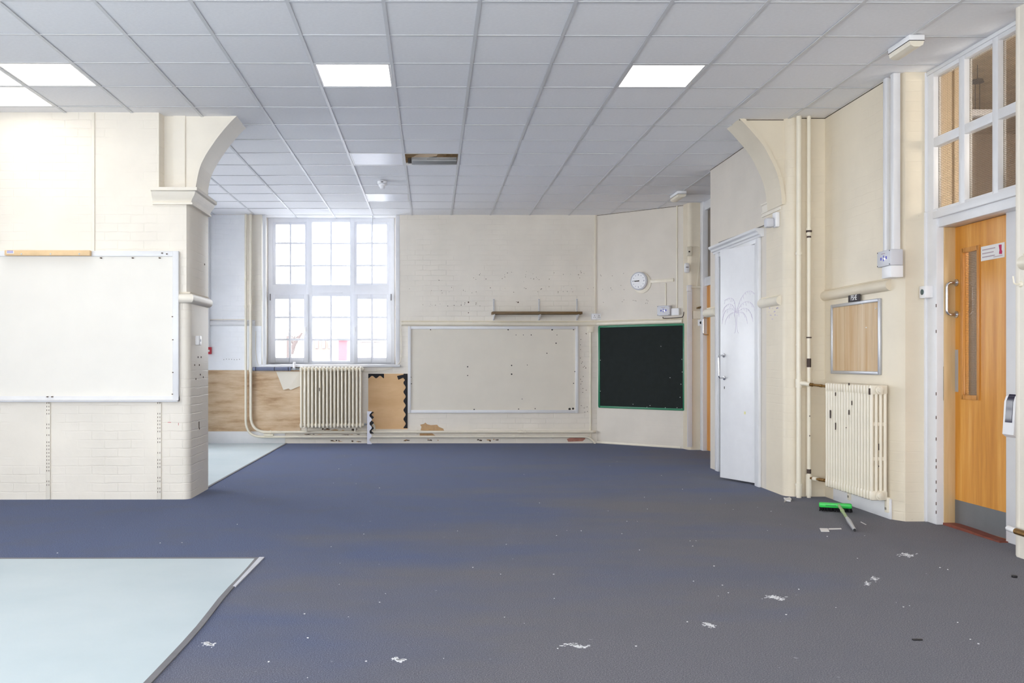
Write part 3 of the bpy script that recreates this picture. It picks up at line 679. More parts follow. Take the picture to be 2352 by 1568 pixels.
# noticeboard
u0, z0 = BACK.uv(937, 948); u1, z1 = BACK.uv(1328, 749)
t = T('notice_board', 'blank cream notice board in a white frame beneath the brown shelf', 'notice board', BACK, (u0 + u1) / 2, z0)
P('panel', MB().box(u0 + 0.02, -0.012, z0 + 0.02, u1 - 0.02, 0, z1 - 0.02), BOARDC, t)
P('frame', frame4(MB(), u0, z0, u1, z1, 0.045, -0.03, 0), WGLOSS, t)
hm = MB()
for px, py, r in ((1074, 842, 5), (1074, 862, 4), (1175, 839, 5), (1175, 859, 6), (1256, 811, 4), (1211, 838, 3), (1277, 788, 5), (1185, 769, 3), (1202, 769, 3), (1220, 769, 4), (1279, 769, 3), (1199, 916, 3), (1191, 939, 4), (1229, 938, 4), (944, 866, 4), (945, 881, 4), (989, 757, 4), (1167, 757, 5), (1268, 757, 6), (1317, 757, 4), (1320, 853, 4), (1317, 880, 4), (1308, 939, 9), (1316, 938, 8), (1089, 940, 5)):
    u, z = BACK.uv(px, py); r *= 0.0022; hm.lathe([(r, 0), (r, 0.0015)], (u, -0.012, z), (0, -1, 0), 6)
P('pin_hole', hm, DARK, t, stuff=True)
# shelf
u0, z0 = BACK.uv(1130, 722, 0.2); u1, z1 = BACK.uv(1337, 714, 0.2)
t = T('wall_shelf', 'brown wooden shelf on three slotted wall brackets above the cream notice board', 'shelf', BACK, (u0 + u1) / 2, BACK.uv(1235, 736)[1])
P('shelf_plank', MB().box(u0, -0.24, z0 + 0.004, u1, -0.015, z0 + 0.042, 0.003), SHELFW, t)
for px in (1134, 1238, 1325):
    u = BACK.u(px); a, b = BACK.uv(px, 736)[1], BACK.uv(px, 686)[1]
    r = P('upright', MB().box(u - 0.013, -0.012, a, u + 0.013, 0, b, 0.002), WGLOSS, t)
    s = MB()
    for k in range(int((b - a) / 0.022)):
        for dx in (-0.006, 0.006): s.box(u + dx - 0.0025, -0.0128, a + 0.006 + k * 0.022, u + dx + 0.0025, -0.011, a + 0.018 + k * 0.022)
    P('slot', s, DARK, r, stuff=True)
    P('bracket', MB().prism([(-0.012, z0 + 0.003), (-0.2, z0 + 0.003), (-0.2, z0 - 0.012), (-0.012, z0 - 0.07)], u - 0.007, u + 0.007, 'x'), WGLOSS, t)
# sockets and conduits on the back wall
def socket(fr, px0, py0, px1, py1, label, double=True, off=0.0):
    u0, z1 = fr.uv(px0, py0); u1, z0 = fr.uv(px1, py1)
    t = T('wall_socket', label, 'socket', fr, (u0 + u1) / 2, z0)
    P('box', MB().box(u0, -0.045, z0, u1, 0, z1, 0.004), PLAST, t)
    for k in ((0.28, 0.72) if double else (0.5,)):
        c = u0 + (u1 - u0) * k; zc = (z0 + z1) / 2
        for a_, b_, c_, d_ in ((-0.004, 0.005, 0.004, 0.018), (-0.016, -0.015, -0.006, -0.008), (0.006, -0.015, 0.016, -0.008)): P('pin_slot', MB().box(c + a_, -0.0465, zc + b_, c + c_, -0.044, zc + d_), DARK, t)
    return t
socket(BACK, 1358, 720, 1381, 734, 'white double socket on the rail between the shelf and the control box')
u = BACK.u(1356); zt = BACK.uv(1356, 763)[1]
t = T('cable_conduit', 'cream conduit with a square junction box between the notice boards', 'conduit', BACK, u, 0.03)
P('junction_box', MB().box(u - 0.045, -0.04, zt, u + 0.045, 0, zt + 0.085, 0.004), CGLOSS, t); P('tube', MB().tube([(u, -0.015, 0.03), (u, -0.015, zt)], 0.012), CGLOSS, t); P('coupling', MB().tube([(u, -0.015, 0.95), (u, -0.015, 0.99)], 0.015), CGLOSS, t)
u, zz = BACK.uv(1374, 495); 
T1('cable_trunking', 'slim cream trunking down the corner from the ceiling to the double socket', 'trunking', BACK, MB().box(2.49, -0.014, BACK.uv(1370, 720)[1], 2.515, -0.001, CEIL - 0.001, 0.002), CGLOSS, 2.5, 2.0)
u = BACK.u(481)
T1('cable_trunking', 'white trunking running down to the red fire alarm call point', 'trunking', BACK, MB().box(u - 0.02, -0.06, BACK.uv(481, 797)[1], u + 0.012, -0.01, CEIL - 0.001, 0.003), WGLOSS, u, 2.0)
u0, z1 = BACK.uv(473, 797); u1, z0 = BACK.uv(487, 813)
t = T('fire_call_point', 'small red fire alarm call point on the bluish white wall', 'fire alarm', BACK, (u0 + u1) / 2, z0)
P('box', MB().box(u0, -0.06, z0, u1, -0.008, z1, 0.005), RED, t); P('label_plate', MB().box(u0 + 0.015, -0.0625, z0 + 0.035, u1 - 0.022, -0.059, z0 + 0.065), PAPER, t)
nh = MB()
for k in range(7):
    u, z = BACK.uv(514 + 6 * k, 825 + random.uniform(-0.7, 0.7), 0.01); nh.box(u - 0.004, -0.0105, z - 0.005, u + 0.004, -0.008, z + 0.005)
P('nail_hole', nh, GRIME, wall_back, stuff=True)
nh = MB()
rnd = random.Random(3)
rows = [(662, 935, 1365), (698, 935, 1120), (640, 1000, 1370), (668, 935, 1365), (628, 1100, 1360)]
for py, a, b in rows:
    for k in range(15):
        px = rnd.uniform(a, b); u, z = BACK.uv(px, py + rnd.gauss(0, 2.5)); r = rnd.uniform(0.003, 0.007); nh.lathe([(r, 0), (r, 0.0012)], (u, 0, z), (0, -1, 0), 6)
for px, py, r in ((1076, 694, 0.012), (1190, 694, 0.012), (1076, 718, 0.008), (1186, 693, 0.006)): u, z = BACK.uv(px, py); nh.lathe([(r, 0), (r, 0.0015)], (u, 0, z), (0, -1, 0), 7)
for k in range(24):
    px = rnd.uniform(1332, 1350); u, z = BACK.uv(px, rnd.uniform(765, 975)); nh.lathe([(0.006, 0), (0.006, 0.0012)], (u, 0, z), (0, -1, 0), 6)
P('nail_hole', nh, GRIME, wall_back, stuff=True)
def patch(name, pts, mat, parent, fr, y0=-0.0022, y1=0.001):
    return P(name, MB().prism([fr.uv(*p) for p in pts], y0, y1, 'y'), mat, parent)
def blob(cx, cy, rx, ry, n=14, seed=0):
    r = random.Random(seed); return [(cx + rx * math.cos(2 * math.pi * k / n) * r.uniform(0.6, 1.1), cy + ry * math.sin(2 * math.pi * k / n) * r.uniform(0.5, 1.1)) for k in range(n)]
patch('bare_plaster', [(966, 988), (968, 980), (965, 975), (974, 973), (977, 970), (981, 974), (990, 976), (1004, 975), (1008, 980), (1018, 984), (1020, 989), (1003, 988.5), (985, 990)], OCHRE, wall_back, BACK)
patch('bare_plaster', [(964, 993), (990, 993), (1000, 1000), (964, 1001)], OCHRE, wall_back, BACK)
patch('bare_plaster', [(1302, 1008), (1312, 1004), (1338, 1002), (1345, 1007), (1338, 1013), (1305, 1014)], PINK, wall_back, BACK)
for i, (cx, cy, rx, ry) in enumerate(((790, 987, 34, 5), (745, 986, 20, 4), (775, 1013, 16, 4), (820, 1013, 14, 4), (940, 1011, 14, 4), (996, 1010, 18, 4), (1112, 1011, 18, 3.5), (1142, 1010, 10, 3), (640, 1014, 7, 2), (720, 997.5, 26, 1.6), (800, 998, 30, 1.6))):
    q_ = random.Random(40 + i)
    for k in range(5): patch('bare_plaster', blob(cx + q_.uniform(-0.8, 0.8) * rx, cy + q_.uniform(-0.4, 0.4) * ry, rx * q_.uniform(0.1, 0.38), ry * q_.uniform(0.2, 0.6), 11, i * 7 + k), GRIME if (k + i) % 3 else OCHRE, wall_back, BACK, -0.0022 - 0.0003 * k)
# radiators
def radiator(label, fr, u0, u1, z0, z1, n, ncol, yb, depth, group, chips, plug):
    t = T('radiator', label, 'radiator', fr, (u0 + u1) / 2, z0, yb)
    p = (u1 - u0) / n; me = None
    ds = [yb - depth * (k + 0.5) / ncol for k in range(ncol)]; r = min(p * 0.28, depth / ncol * 0.45)
    for i in range(n):
        c = u0 + p * (i + 0.5)
        if me is None:
            m = MB()
            for d in ds:
                m.tube([(c, d, z0 + 0.035), (c, d, z0 + 0.06), (c, d, z1 - 0.06), (c, d, z1 - 0.035)], [r * 1.05, r, r, r * 1.05], 8)
            for zz in (z0 + 0.04, z1 - 0.04):
                m.box(c - p * 0.31, yb - depth, zz - 0.04, c + p * 0.31, yb, zz + 0.04, 0.017)
                m.lathe([(0.026, -p / 2), (0.026, p / 2)], (c, yb - depth / 2, zz), (1, 0, 0), 10)
            for zz in (z0 + (z1 - z0) * 0.36, z0 + (z1 - z0) * 0.66): m.box(c - p * 0.12, yb - depth * 0.92, zz - 0.014, c + p * 0.12, yb - depth * 0.08, zz + 0.014)
            o = P('section', m, CGLOSS, t); me = o.data; first = c
        else:
            o = bpy.data.objects.new('section', me); sc.collection.objects.link(o); o.parent = t; o.location = (c - first, 0, 0); OFF[o.name] = OFF[t.name]
    for zz in (z0 + 0.04, z1 - 0.04):
        ends = (u1,) if plug == 1 else (u0, u1)
        for e in ends:
            P('end_plug', MB().lathe([(0.036, 0), (0.036, 0.006), (0.024, 0.008), (0.022, 0.02), (0.008, 0.024)], (e - 0.002, yb - depth / 2, zz), (1 if e == u1 else -1, 0, 0), 14), CGLOSS, t)
    for px, py, w, h in chips:
        u, z = fr.uv(px, py, -yb + depth); k = u0 + p * (round((u - u0) / p - 0.5) + 0.5)
        P('paint_chip', MB().box(k - w / 2, yb - depth + 0.001, z - h / 2, k + w / 2, yb - depth - 0.0035 + 0.001, z + h / 2), CHIP, t)
    return t, ds
u0 = BACK.u(687, 0.2); u1 = BACK.u(832, 0.2); z0 = BACK.uv(760, 983, 0.2)[1]; z1 = BACK.uv(760, 842, 0.2)[1]
rt, ds = radiator('cream column radiator under the far window', BACK, u0, u1, z0, z1, 17, 3, -0.05, 0.15, None, ((731, 894, 0.012, 0.05), (780, 980, 0.015, 0.012)), 1)
for px in (703, 815):
    u = BACK.u(px, 0.15); P('foot', MB().box(u - 0.012, -0.13, z0 - 0.06, u + 0.012, -0.09, z0 + 0.02, 0.003), CGLOSS, rt)
# right wall radiator
RU0, RU1 = RIGHT.u(1893, 0.16), -7.27
rt2, ds2 = radiator('chipped cream column radiator beneath the framed wooden panel', RIGHT, RU0, RU1, 0.145, 1.058, 17, 4, -0.02, 0.14, None,
    ((1909, 951, 0.02, 0.07), (1922, 905, 0.012, 0.03), (1922, 979, 0.012, 0.06), (1955, 925, 0.012, 0.035), (1953, 947, 0.015, 0.04), (1953, 882, 0.02, 0.02), (2000, 899, 0.02, 0.05), (1945, 982, 0.008, 0.008), (2018, 1026, 0.01, 0.05), (2017, 1070, 0.008, 0.01)), 1)
for px in (1948, 2040):
    u = RIGHT.u(px, 0.03) if px < 2000 else RU1 - 0.03
    P('foot', MB().box(u - 0.02, -0.03, 0.05, u + 0.02, 0.0, 0.17, 0.004), CGLOSS, rt2); P('screw', MB().box(u - 0.01, -0.032, 0.07, u - 0.005, -0.03, 0.09).box(u + 0.005, -0.032, 0.07, u + 0.01, -0.03, 0.09), DARK, rt2)
# wall board under the radiator
S('baseboard_right', MB().box(-8.3, -0.012, 0, -7.26, 0.002, 0.16, 0.003), WGLOSS, RIGHT)

# ---------------------------------------------------------------- heating pipes
def pipe(label, fr, pts, r, mat, name='heating_pipe', rad=0.2, collars=(), base=None):
    path = fil(pts, rad, 8); b = base or pts[0]
    t = T(name, label, 'pipe', fr, b[0], b[2], b[1])
    P('tube', MB().tube(path, r, 12), mat, t)
    for c in collars:
        p0, p1, rr = c[:3]; P('collar', MB().tube([p0, p1], rr, 12), c[3] if len(c) > 3 else mat, t)
    return t
def bp(px, py, off): u, z = BACK.uv(px, py, off); return (u, -off, z)
oA, oB = 0.07, 0.06
a = bp(564.5, 1003, oA); e = bp(1352, 1002.5, oA)
pA = pipe('cream heating pipe nearer the pier, bending along the floor into the lower run', BACK, [(a[0], -oA, CEIL), a, e, (e[0] + 0.1, -oA, 0.0)], 0.018, CGLOSS, rad=0.25,
     collars=[((a[0], -oA, bp(564, z_ + 3, oA)[2]), (a[0], -oA, bp(564, z_ - 3, oA)[2]), 0.024) for z_ in (640, 704)] + [((bp(x_, 1003, oA)[0], -oA, a[2]), (bp(x_ + 4, 1003, oA)[0], -oA, a[2]), 0.024) for x_ in (927, 1178, 1268)])
a2 = bp(576, 992, oB); e2 = bp(1364, 991.5, oB)
pB = pipe('cream heating pipe beside the window, bending along the floor into the upper run', BACK, [(a2[0], -oB, CEIL), a2, e2, (e2[0] + 0.02, -0.002, a2[2])], 0.021, CGLOSS, rad=0.25,
     collars=[((a2[0], -oB, bp(576, z_ + h, oB)[2]), (a2[0], -oB, bp(576, z_ - h, oB)[2]), 0.028) for z_, h in ((690, 4), (697, 2), (849, 5))] + [((bp(x_, 992, oB)[0], -oB, a2[2]), (bp(x_ + w, 992, oB)[0], -oB, a2[2]), 0.029) for x_, w in ((620, 3), (957, 3), (1190, 6), (1198, 3), (1206, 2))])
mx = P('pipe_clip', MB().box(bp(606, 998, oA)[0], -oA - 0.03, bp(606, 1000.5, oA)[2], bp(628, 998, oA)[0], -0.0, bp(606, 996.5, oA)[2], 0.003), CGLOSS, pA)
# branch at the far radiator
u, zq = a2[0], bp(576, 847, oB)[2]
t = T('radiator_branch', 'grey foam wrapped branch pipe from the bent pipe to the far radiator', 'pipe', BACK, u, zq, -oB)
xe = BACK.u(668, oB)
P('foam_sleeve', MB().tube([(u + 0.03, -oB, zq), (xe, -oB, zq)], 0.029, 12), FOAM, t); 
for px in (587, 630, 662): P('cable_tie', MB().tube([(BACK.u(px, oB), -oB, zq), (BACK.u(px + 1.5, oB), -oB, zq)], 0.031, 12), BLACK, t)
P('valve', MB().tube([(xe, -oB, zq), (BACK.u(690, oB), -oB, zq - 0.003)], 0.012, 8).box(xe + 0.03, -oB - 0.02, zq - 0.018, xe + 0.075, -oB + 0.02, zq + 0.018, 0.006), METAL, t)
P('valve_cap', MB().lathe([(0.022, 0), (0.024, 0.04), (0.02, 0.085), (0.012, 0.09)], (xe + 0.052, -oB, zq + 0.015), (0, 0, 1), 12), PLAST, t, 'clear white valve cap')
u, zq = BACK.uv(835, 974, 0.12)
t = T('radiator_valve', 'steel lockshield valve at the lower corner of the far radiator', 'valve', BACK, u, zq, -0.12)
P('valve', MB().tube([(u + 0.012, -0.12, zq), (u + 0.07, -0.12, zq)], 0.01, 8).lathe([(0.018, 0), (0.014, 0.02)], (u + 0.014, -0.12, zq), (1, 0, 0), 8), METAL, t)
P('elbow', MB().tube(fil([(u + 0.07, -0.12, zq), (u + 0.16, -0.1, zq), (u + 0.165, -0.07, a2[2] + 0.02)], 0.06), 0.016, 10), CGLOSS, t)
# small cable loop at the sill
for lab, pts in (('thin loose white cable drooping beside the bent pipes at the window sill', ((588, 760), (588, 810), (594, 838), (604, 843))), ('thin loose white cable looping from the far radiator up beside the window', ((833, 853), (850, 853), (880, 850), (905, 842), (920, 828), (922, 800), (921, 755)))):
    c_ = [(BACK.uv(*p, 0.006)[0], -0.012, BACK.uv(*p, 0.006)[1]) for p in pts]
    T1('loose_cable', lab, 'cable', BACK, MB().tube(smooth(c_, 5), 0.004, 6), CGLOSS, c_[0][0], c_[0][2], -0.012)
# two riser pipes in the right hand corner
def rp(px, py, off): u, z = ARCH.uv(px, py, off); return (u, -off, z)
o1, o2 = 0.06, 0.06
x1_, x2_ = ARCH.u(1835, o1), ARCH.u(1858, o2)
def zc(py, o=0.06): return ARCH.uv(1840, py, o)[1]
col = lambda x, py, h, r, m=CGLOSS: ((x, -0.06, zc(py + h)), (x, -0.06, zc(py - h)), r, m)
pR1 = pipe('thicker cream riser pipe at the wall corner, with a brass branch to the radiator', ARCH, [(x1_, -0.06, 0.0), (x1_, -0.06, 0.9), (x1_, -0.06, CEIL)], 0.0225, CGLOSS,
      collars=[col(x1_, 582, 3, 0.029), col(x1_, 792, 1.5, 0.027), col(x1_, 880, 10, 0.029), col(x1_, 1112, 2.5, 0.033), col(x1_, 1126, 12, 0.028)])
pR2 = pipe('thinner cream riser pipe at the wall corner, with chipped dark joints', ARCH, [(x2_, -0.06, 0.0), (x2_, -0.06, 0.9), (x2_, -0.06, CEIL)], 0.018, CGLOSS,
      collars=[col(x2_, 526, 3, 0.024), col(x2_, 531, 2, 0.026, CHIP), col(x2_, 537, 1.5, 0.024, CGLOSS), col(x2_, 544, 2, 0.0195, CHIP), col(x2_, 775, 1.5, 0.023, CHIP), col(x2_, 783, 5, 0.0187, CGLOSS), col(x2_, 833, 10, 0.0192, CHIP), col(x2_, 1082, 5, 0.0195, CHIP), col(x2_, 1098, 9, 0.027), col(x2_, 1120, 18, 0.0275)])
for zz in (zc(1000), zc(880 + 75)): P('paint_chip', MB().box(x2_ - 0.004, -0.0795, zz - 0.006, x2_ + 0.004, -0.077, zz + 0.006), CHIP, pR2)
# branches to the radiator, in world axes
wz1 = zc(880); A = ARCH.w(x1_, -0.06, wz1); B = RIGHT.w(RU0 - 0.0, -0.09, 1.018)
t = T('radiator_branch', 'tarnished brass branch pipe from the thicker riser to the radiator top', 'pipe', W, A.x, A.z, A.y)
mid = A + (B - A) * 0.35
P('elbow', MB().tube([A, A + Vector((0.03, -0.05, 0)), mid], [0.02, 0.02, 0.02], 10), CGLOSS, t, 'cream painted tee'); P('tube', MB().tube([mid, B], 0.011, 10), BRASS, t)

for a_, b_, r_ in ((0, 0.12, 0.016), (0.45, 0.55, 0.014), (0.86, 1, 0.018)): P('coupling', MB().tube([mid + (B - mid) * a_, mid + (B - mid) * b_], r_, 10), BRASS, t)
A = ARCH.w(x2_, -0.06, zc(1097)); B = RIGHT.w(RU0, -0.09, 0.185)
t = T('radiator_branch', 'short brass branch pipe from the thinner riser to the radiator bottom', 'pipe', W, A.x, A.z, A.y)
P('tube', MB().tube([A, B], 0.011, 10), BRASS, t); P('coupling', MB().tube([A + (B - A) * 0.2, A + (B - A) * 0.36], 0.018, 8), CGLOSS, t); P('valve', MB().tube([A + (B - A) * 0.45, A + (B - A) * 0.7], 0.016, 8).tube([B - (B - A) * 0.2, B + Vector((0, 0, 0.0))], 0.02, 8), BRASS, t)

# ---------------------------------------------------------------- canted corner wall
def dg(px, py, off=0.0): return DIAG.uv(px, py, off)
u0, u1 = dg(1374, 800, 0.02)[0], dg(1573, 800, 0.02)[0]; z0, z1 = dg(1376, 936, 0.02)[1], dg(1376, 748, 0.02)[1]
t = T('notice_board', 'dark felt notice board in a green frame on the canted wall', 'notice board', DIAG, (u0 + u1) / 2, z0)
P('panel', MB().box(u0 + 0.01, -0.014, z0 + 0.01, u1 - 0.01, 0, z1 - 0.01), FELT, t); P('frame', frame4(MB(), u0, z0, u1, z1, 0.03, -0.024, 0), GREENF, t)
for a, b in ((u0, z0), (u1, z0), (u1, z1), (u0, z1)): P('corner_cap', MB().box(a - 0.012 if a == u1 else a - 0.002, -0.027, b - 0.012 if b == z1 else b - 0.002, a + 0.002 if a == u1 else a + 0.012, -0.001, b + 0.002 if b == z1 else b + 0.012, 0.003), PLASTG, t)
for px, py in ((1518, 795), (1539, 867), (1379, 827), (1375.5, 848), (1376, 868), (1379, 898), (1376, 910), (1429, 934), (1454, 928), (1486, 935), (1493, 931), (1528, 936), (1555, 936), (1562, 912), (1564, 882), (1567, 854), (1566, 825), (1566, 938)):
    u, z = dg(px, py, 0.016); r = 0.0055; P('pin', MB().lathe([(r, 0), (r * 0.8, 0.006)], (u, -0.014, z), (0, -1, 0), 6), PLAST, t)
# clock
u, z = dg(1466, 645, 0.06); R_ = 0.135
t = T('wall_clock', 'round white wall clock on a cream round plate, canted wall', 'clock', DIAG, u, z - R_)
P('back_plate', MB().lathe([(0.15, 0), (0.15, 0.012), (0.14, 0.016)], (u + 0.03, 0, z - 0.03), (0, -1, 0), 28), CGLOSS, t, 'cream painted round plate')
P('case', MB().lathe([(R_, 0.012), (R_, 0.05), (R_ - 0.012, 0.06), (R_ - 0.02, 0.056), (0.001, 0.056)], (u, 0, z), (0, -1, 0), 32), PLASTG, t)
P('dial', MB().lathe([(R_ - 0.022, 0), (R_ - 0.022, 0.001)], (u, -0.0565, z), (0, -1, 0), 32), PLAST, t)
m = MB()
for k in range(12):
    a = k * math.pi / 6; c = Vector((math.sin(a), 0, math.cos(a))); p = Vector((u, -0.0582, z)) + c * 0.09; w = 0.009 if k % 3 == 0 else 0.006
    m.box(p.x - w * 0.7, -0.0588, p.z - w, p.x + w * 0.7, -0.0572, p.z + w)
P('numeral_mark', m, plain('grey_numerals', (150, 152, 168), 0.6), t)
for a, L_, w in ((272, 0.075, 0.007), (266, 0.06, 0.009)):
    c = math.radians(a); d = Vector((math.sin(c), 0, math.cos(c))); n_ = Vector((d.z, 0, -d.x)); o_ = Vector((u, -0.060, z))
    q_ = [o_ - d * 0.015 - n_ * w, o_ + d * L_ - n_ * w * 0.5, o_ + d * L_ + n_ * w * 0.5, o_ - d * 0.015 + n_ * w]
    P('hand', MB().add(q_ + [p + Vector((0, -0.0015, 0)) for p in q_], [(0, 1, 2, 3), (7, 6, 5, 4), (0, 1, 5, 4), (1, 2, 6, 5), (2, 3, 7, 6), (3, 0, 4, 7)]), DARK, t)
def strip(label, fr, px0, py0, px1, py1, th=0.012, mat=CGLOSS, name='cable_trunking', off=0.0, y0=0.0):
    a = fr.uv(px0, py0); b = fr.uv(px1, py1); u0, u1 = sorted((a[0], b[0])); z0, z1 = sorted((a[1], b[1])); z1 = min(z1, CEIL - 0.001)
    return T1(name, label, 'trunking', fr, MB().box(u0, -th, z0, u1, y0, z1, 0.002), mat, (u0 + u1) / 2, z0)
a = dg(1484, 647); b = dg(1548, 638)
T1('cable_trunking', 'flat cream trunking running sideways from the wall clock', 'trunking', DIAG, MB().box(a[0], -0.014, a[1] - 0.02, b[0], 0, a[1] + 0.025, 0.002), CGLOSS, a[0], a[1])
strip('thin cream trunking dropping from the clock trunking to the control box', DIAG, 1528, 650, 1530.5, 704)
strip('slim cream trunking from the ceiling to the small box beside the control box', DIAG, 1554, 470, 1556.5, 707)
strip('broad white trunking in the corner beside the clock wall', DIAG, 1576, 466, 1581, 1020, 0.03)
def control(fr, u0, u1, z0, z1, d, label):
    t = T('control_box', label, 'control box', fr, (u0 + u1) / 2, z0)
    P('case', MB().box(u0, -d, z0, u1, 0, z1, 0.008), PLASTG, t); w = u1 - u0; h = z1 - z0
    k = MB()
    for cx, cz, sw, sh in ((0.32, 0.5, 0.10, 0.16), (0.7, 0.52, 0.10, 0.16), (0.5, 0.62, 0.06, 0.12), (0.5, 0.4, 0.06, 0.12)):
        for rr in range(2): k.box(u0 + w * (cx - sw / 2), -d - 0.0015, z0 + h * (cz - sh / 2 + rr * sh * 0.55), u0 + w * (cx + sw / 2), -d, z0 + h * (cz - sh / 2 + rr * sh * 0.55 + sh * 0.45))
    P('key_print', k, BLUEINK, t); P('indicator', MB().box(u0 + w * 0.575, -d - 0.002, z0 + h * 0.42, u0 + w * 0.625, -d, z0 + h * 0.5), LED, t)
    P('name_print', MB().box(u0 + w * 0.34, -d - 0.0012, z0 + h * 0.78, u0 + w * 0.62, -d, z0 + h * 0.83), INK, t)
    for a in (0.06, 0.94):
        for b in (0.08, 0.92): P('screw', MB().lathe([(0.005, 0), (0.004, 0.002)], (u0 + w * a, -d, z0 + h * b), (0, -1, 0), 8), DARK, t)
    return t
a = dg(1509, 725, 0.08); b = dg(1538, 703, 0.08)
control(DIAG, a[0], b[0], a[1], a[1] + 0.145, 0.08, 'grey control box with blue keys on the canted wall above the dark board')
a = dg(1541, 724, 0.05); b = dg(1559, 709, 0.05)
T1('junction_box', 'small white junction box beside the control box on the canted wall', 'junction box', DIAG, MB().box(a[0], -0.05, a[1], b[0], 0, a[1] + 0.1, 0.004), PLAST, a[0], a[1])
cb = [(dg(*p, 0.02)[0], -0.02, dg(*p, 0.02)[1]) for p in ((1523, 727.5), (1526, 731), (1560, 729), (1568, 727), (1571, 716))]
T1('loose_cable', 'dark cable sagging under the control box on the canted wall', 'cable', DIAG, MB().tube(smooth(cb, 4), 0.006, 6), CHIP, cb[0][0], cb[0][2], -0.02)
nh = MB()
for k in range(26):
    px = rnd.choice((1382, 1406, 1433, 1461, 1487)) + rnd.gauss(0, 3); py = rnd.choice((629, 661, 693)) + rnd.gauss(0, 3); u, z = dg(px, py); nh.box(u - 0.004, -0.0015, z - 0.004, u + 0.004, 0, z + 0.004)
P('nail_hole', nh, GRIME, bpy.data.objects['wall_corner'], stuff=True)
# far pier fittings
def pr(px, py, off=0.0): return PIER.uv(px, py, off)
strip('white vertical trunking on the far pier, running down past the motion sensor', PIER, 1578, 655, 1589, 1026, 0.02, WGLOSS)
a = pr(1577, 588); b = pr(1588, 567)
t = T('wall_socket', 'small cream switched outlet high on the far pier', 'socket', PIER, a[0], a[1]); P('box', MB().box(a[0], -0.03, a[1], b[0], 0, b[1], 0.004), CGLOSS, t); P('rocker', MB().box(a[0] + 0.02, -0.034, a[1] + 0.05, a[0] + 0.04, -0.029, a[1] + 0.07), DARK, t)
a = pr(1571, 627, 0.02); b = pr(1583, 604, 0.02)
t = T('motion_sensor', 'rounded white motion sensor on the far pier edge', 'sensor', PIER, a[0], a[1], -0.03); P('case', MB().box(a[0], -0.06, a[1], b[0], -0.0, b[1], 0.025), PLAST, t); P('window_slot', MB().box(a[0] + 0.015, -0.063, a[1] + 0.075, b[0] - 0.02, -0.059, a[1] + 0.083), DARK, t)
a = pr(1577, 669); b = pr(1586, 655)
t = T('junction_box', 'white junction box with a sideways conduit on the far pier', 'junction box', PIER, a[0], a[1]); P('box', MB().box(a[0], -0.045, a[1], b[0], 0, b[1], 0.006), PLAST, t); P('tube', MB().tube([(b[0], -0.02, pr(1590, 660)[1]), (pr(1614, 659)[0], -0.02, pr(1614, 659)[1])], 0.012), CGLOSS, t)
cb = [(pr(*p)[0], -0.008, pr(*p)[1]) for p in ((1584, 566), (1590, 566), (1606, 567), (1607, 590), (1603, 630), (1600, 660))]
T1('loose_cable', 'thin cream cable tacked across the far pier below the small outlet', 'cable', PIER, MB().tube(smooth(cb, 4), 0.005, 6), CGLOSS, cb[0][0], cb[-1][2], -0.008)
a = pr(1592, 732, 0.02); b = pr(1609, 714, 0.02)
T1('junction_box', 'flat cream cover box low on the far pier above the green push button', 'junction box', PIER, MB().box(a[0], -0.02, a[1], b[0], 0, b[1], 0.004), CGLOSS, a[0], a[1])
a = pr(1604, 748, 0.03); b = pr(1616, 734, 0.03)
t = T('push_button', 'white exit push button box beside the far wooden door', 'push button', PIER, a[0], a[1]); P('box', MB().box(a[0], -0.05, a[1], b[0], 0, b[1], 0.004), PLAST, t); P('button', MB().lathe([(0.02, 0), (0.02, 0.004), (0.012, 0.008)], ((a[0] + b[0]) / 2 - 0.005, -0.05, (a[1] + b[1]) / 2), (0, -1, 0), 12), FELT, t)
a = pr(1601, 709, 0.03); b = pr(1617, 706, 0.03)
T1('wood_block', 'broken brown end of timber rail beside the far wooden door', 'timber', PIER, MB().prism([(a[0], a[1]), (b[0], a[1] + 0.02), (b[0], a[1] + 0.05), (a[0], a[1] + 0.022)], -0.05, 0, 'y'), SHELFW, a[0], a[1])
# far door
d3 = SE('door_3', FAR, -13.04, 0, 0)
P('architrave', MB().box(-13.05, -0.03, 0, -12.92, 0.1, CEIL, 0.004).box(-12.92, -0.0, 2.3, -11.8, 0.1, 2.42, 0.004).box(-12.92, 0, 3.36, -11.8, 0.1, CEIL, 0.004), WGLOSS, d3)
P('door_leaf', MB().box(-12.92, 0.03, 0.01, -11.95, 0.075, 2.3), OAK, d3, 'orange wooden door leaf'); P('pane', MB().box(-12.92, 0.04, 2.42, -11.8, 0.046, 3.36), WIRED, d3)
P('backing_wall', MB().box(-12.92, 0.2, 2.42, -11.8, 0.22, 3.4), TAUPE, d3)
P('handle', MB().tube(fil([(-12.86, 0.03, 1.86), (-12.86, -0.04, 1.86), (-12.86, -0.04, 1.62), (-12.86, 0.03, 1.62)], 0.03), 0.01, 8), CHROME, d3)

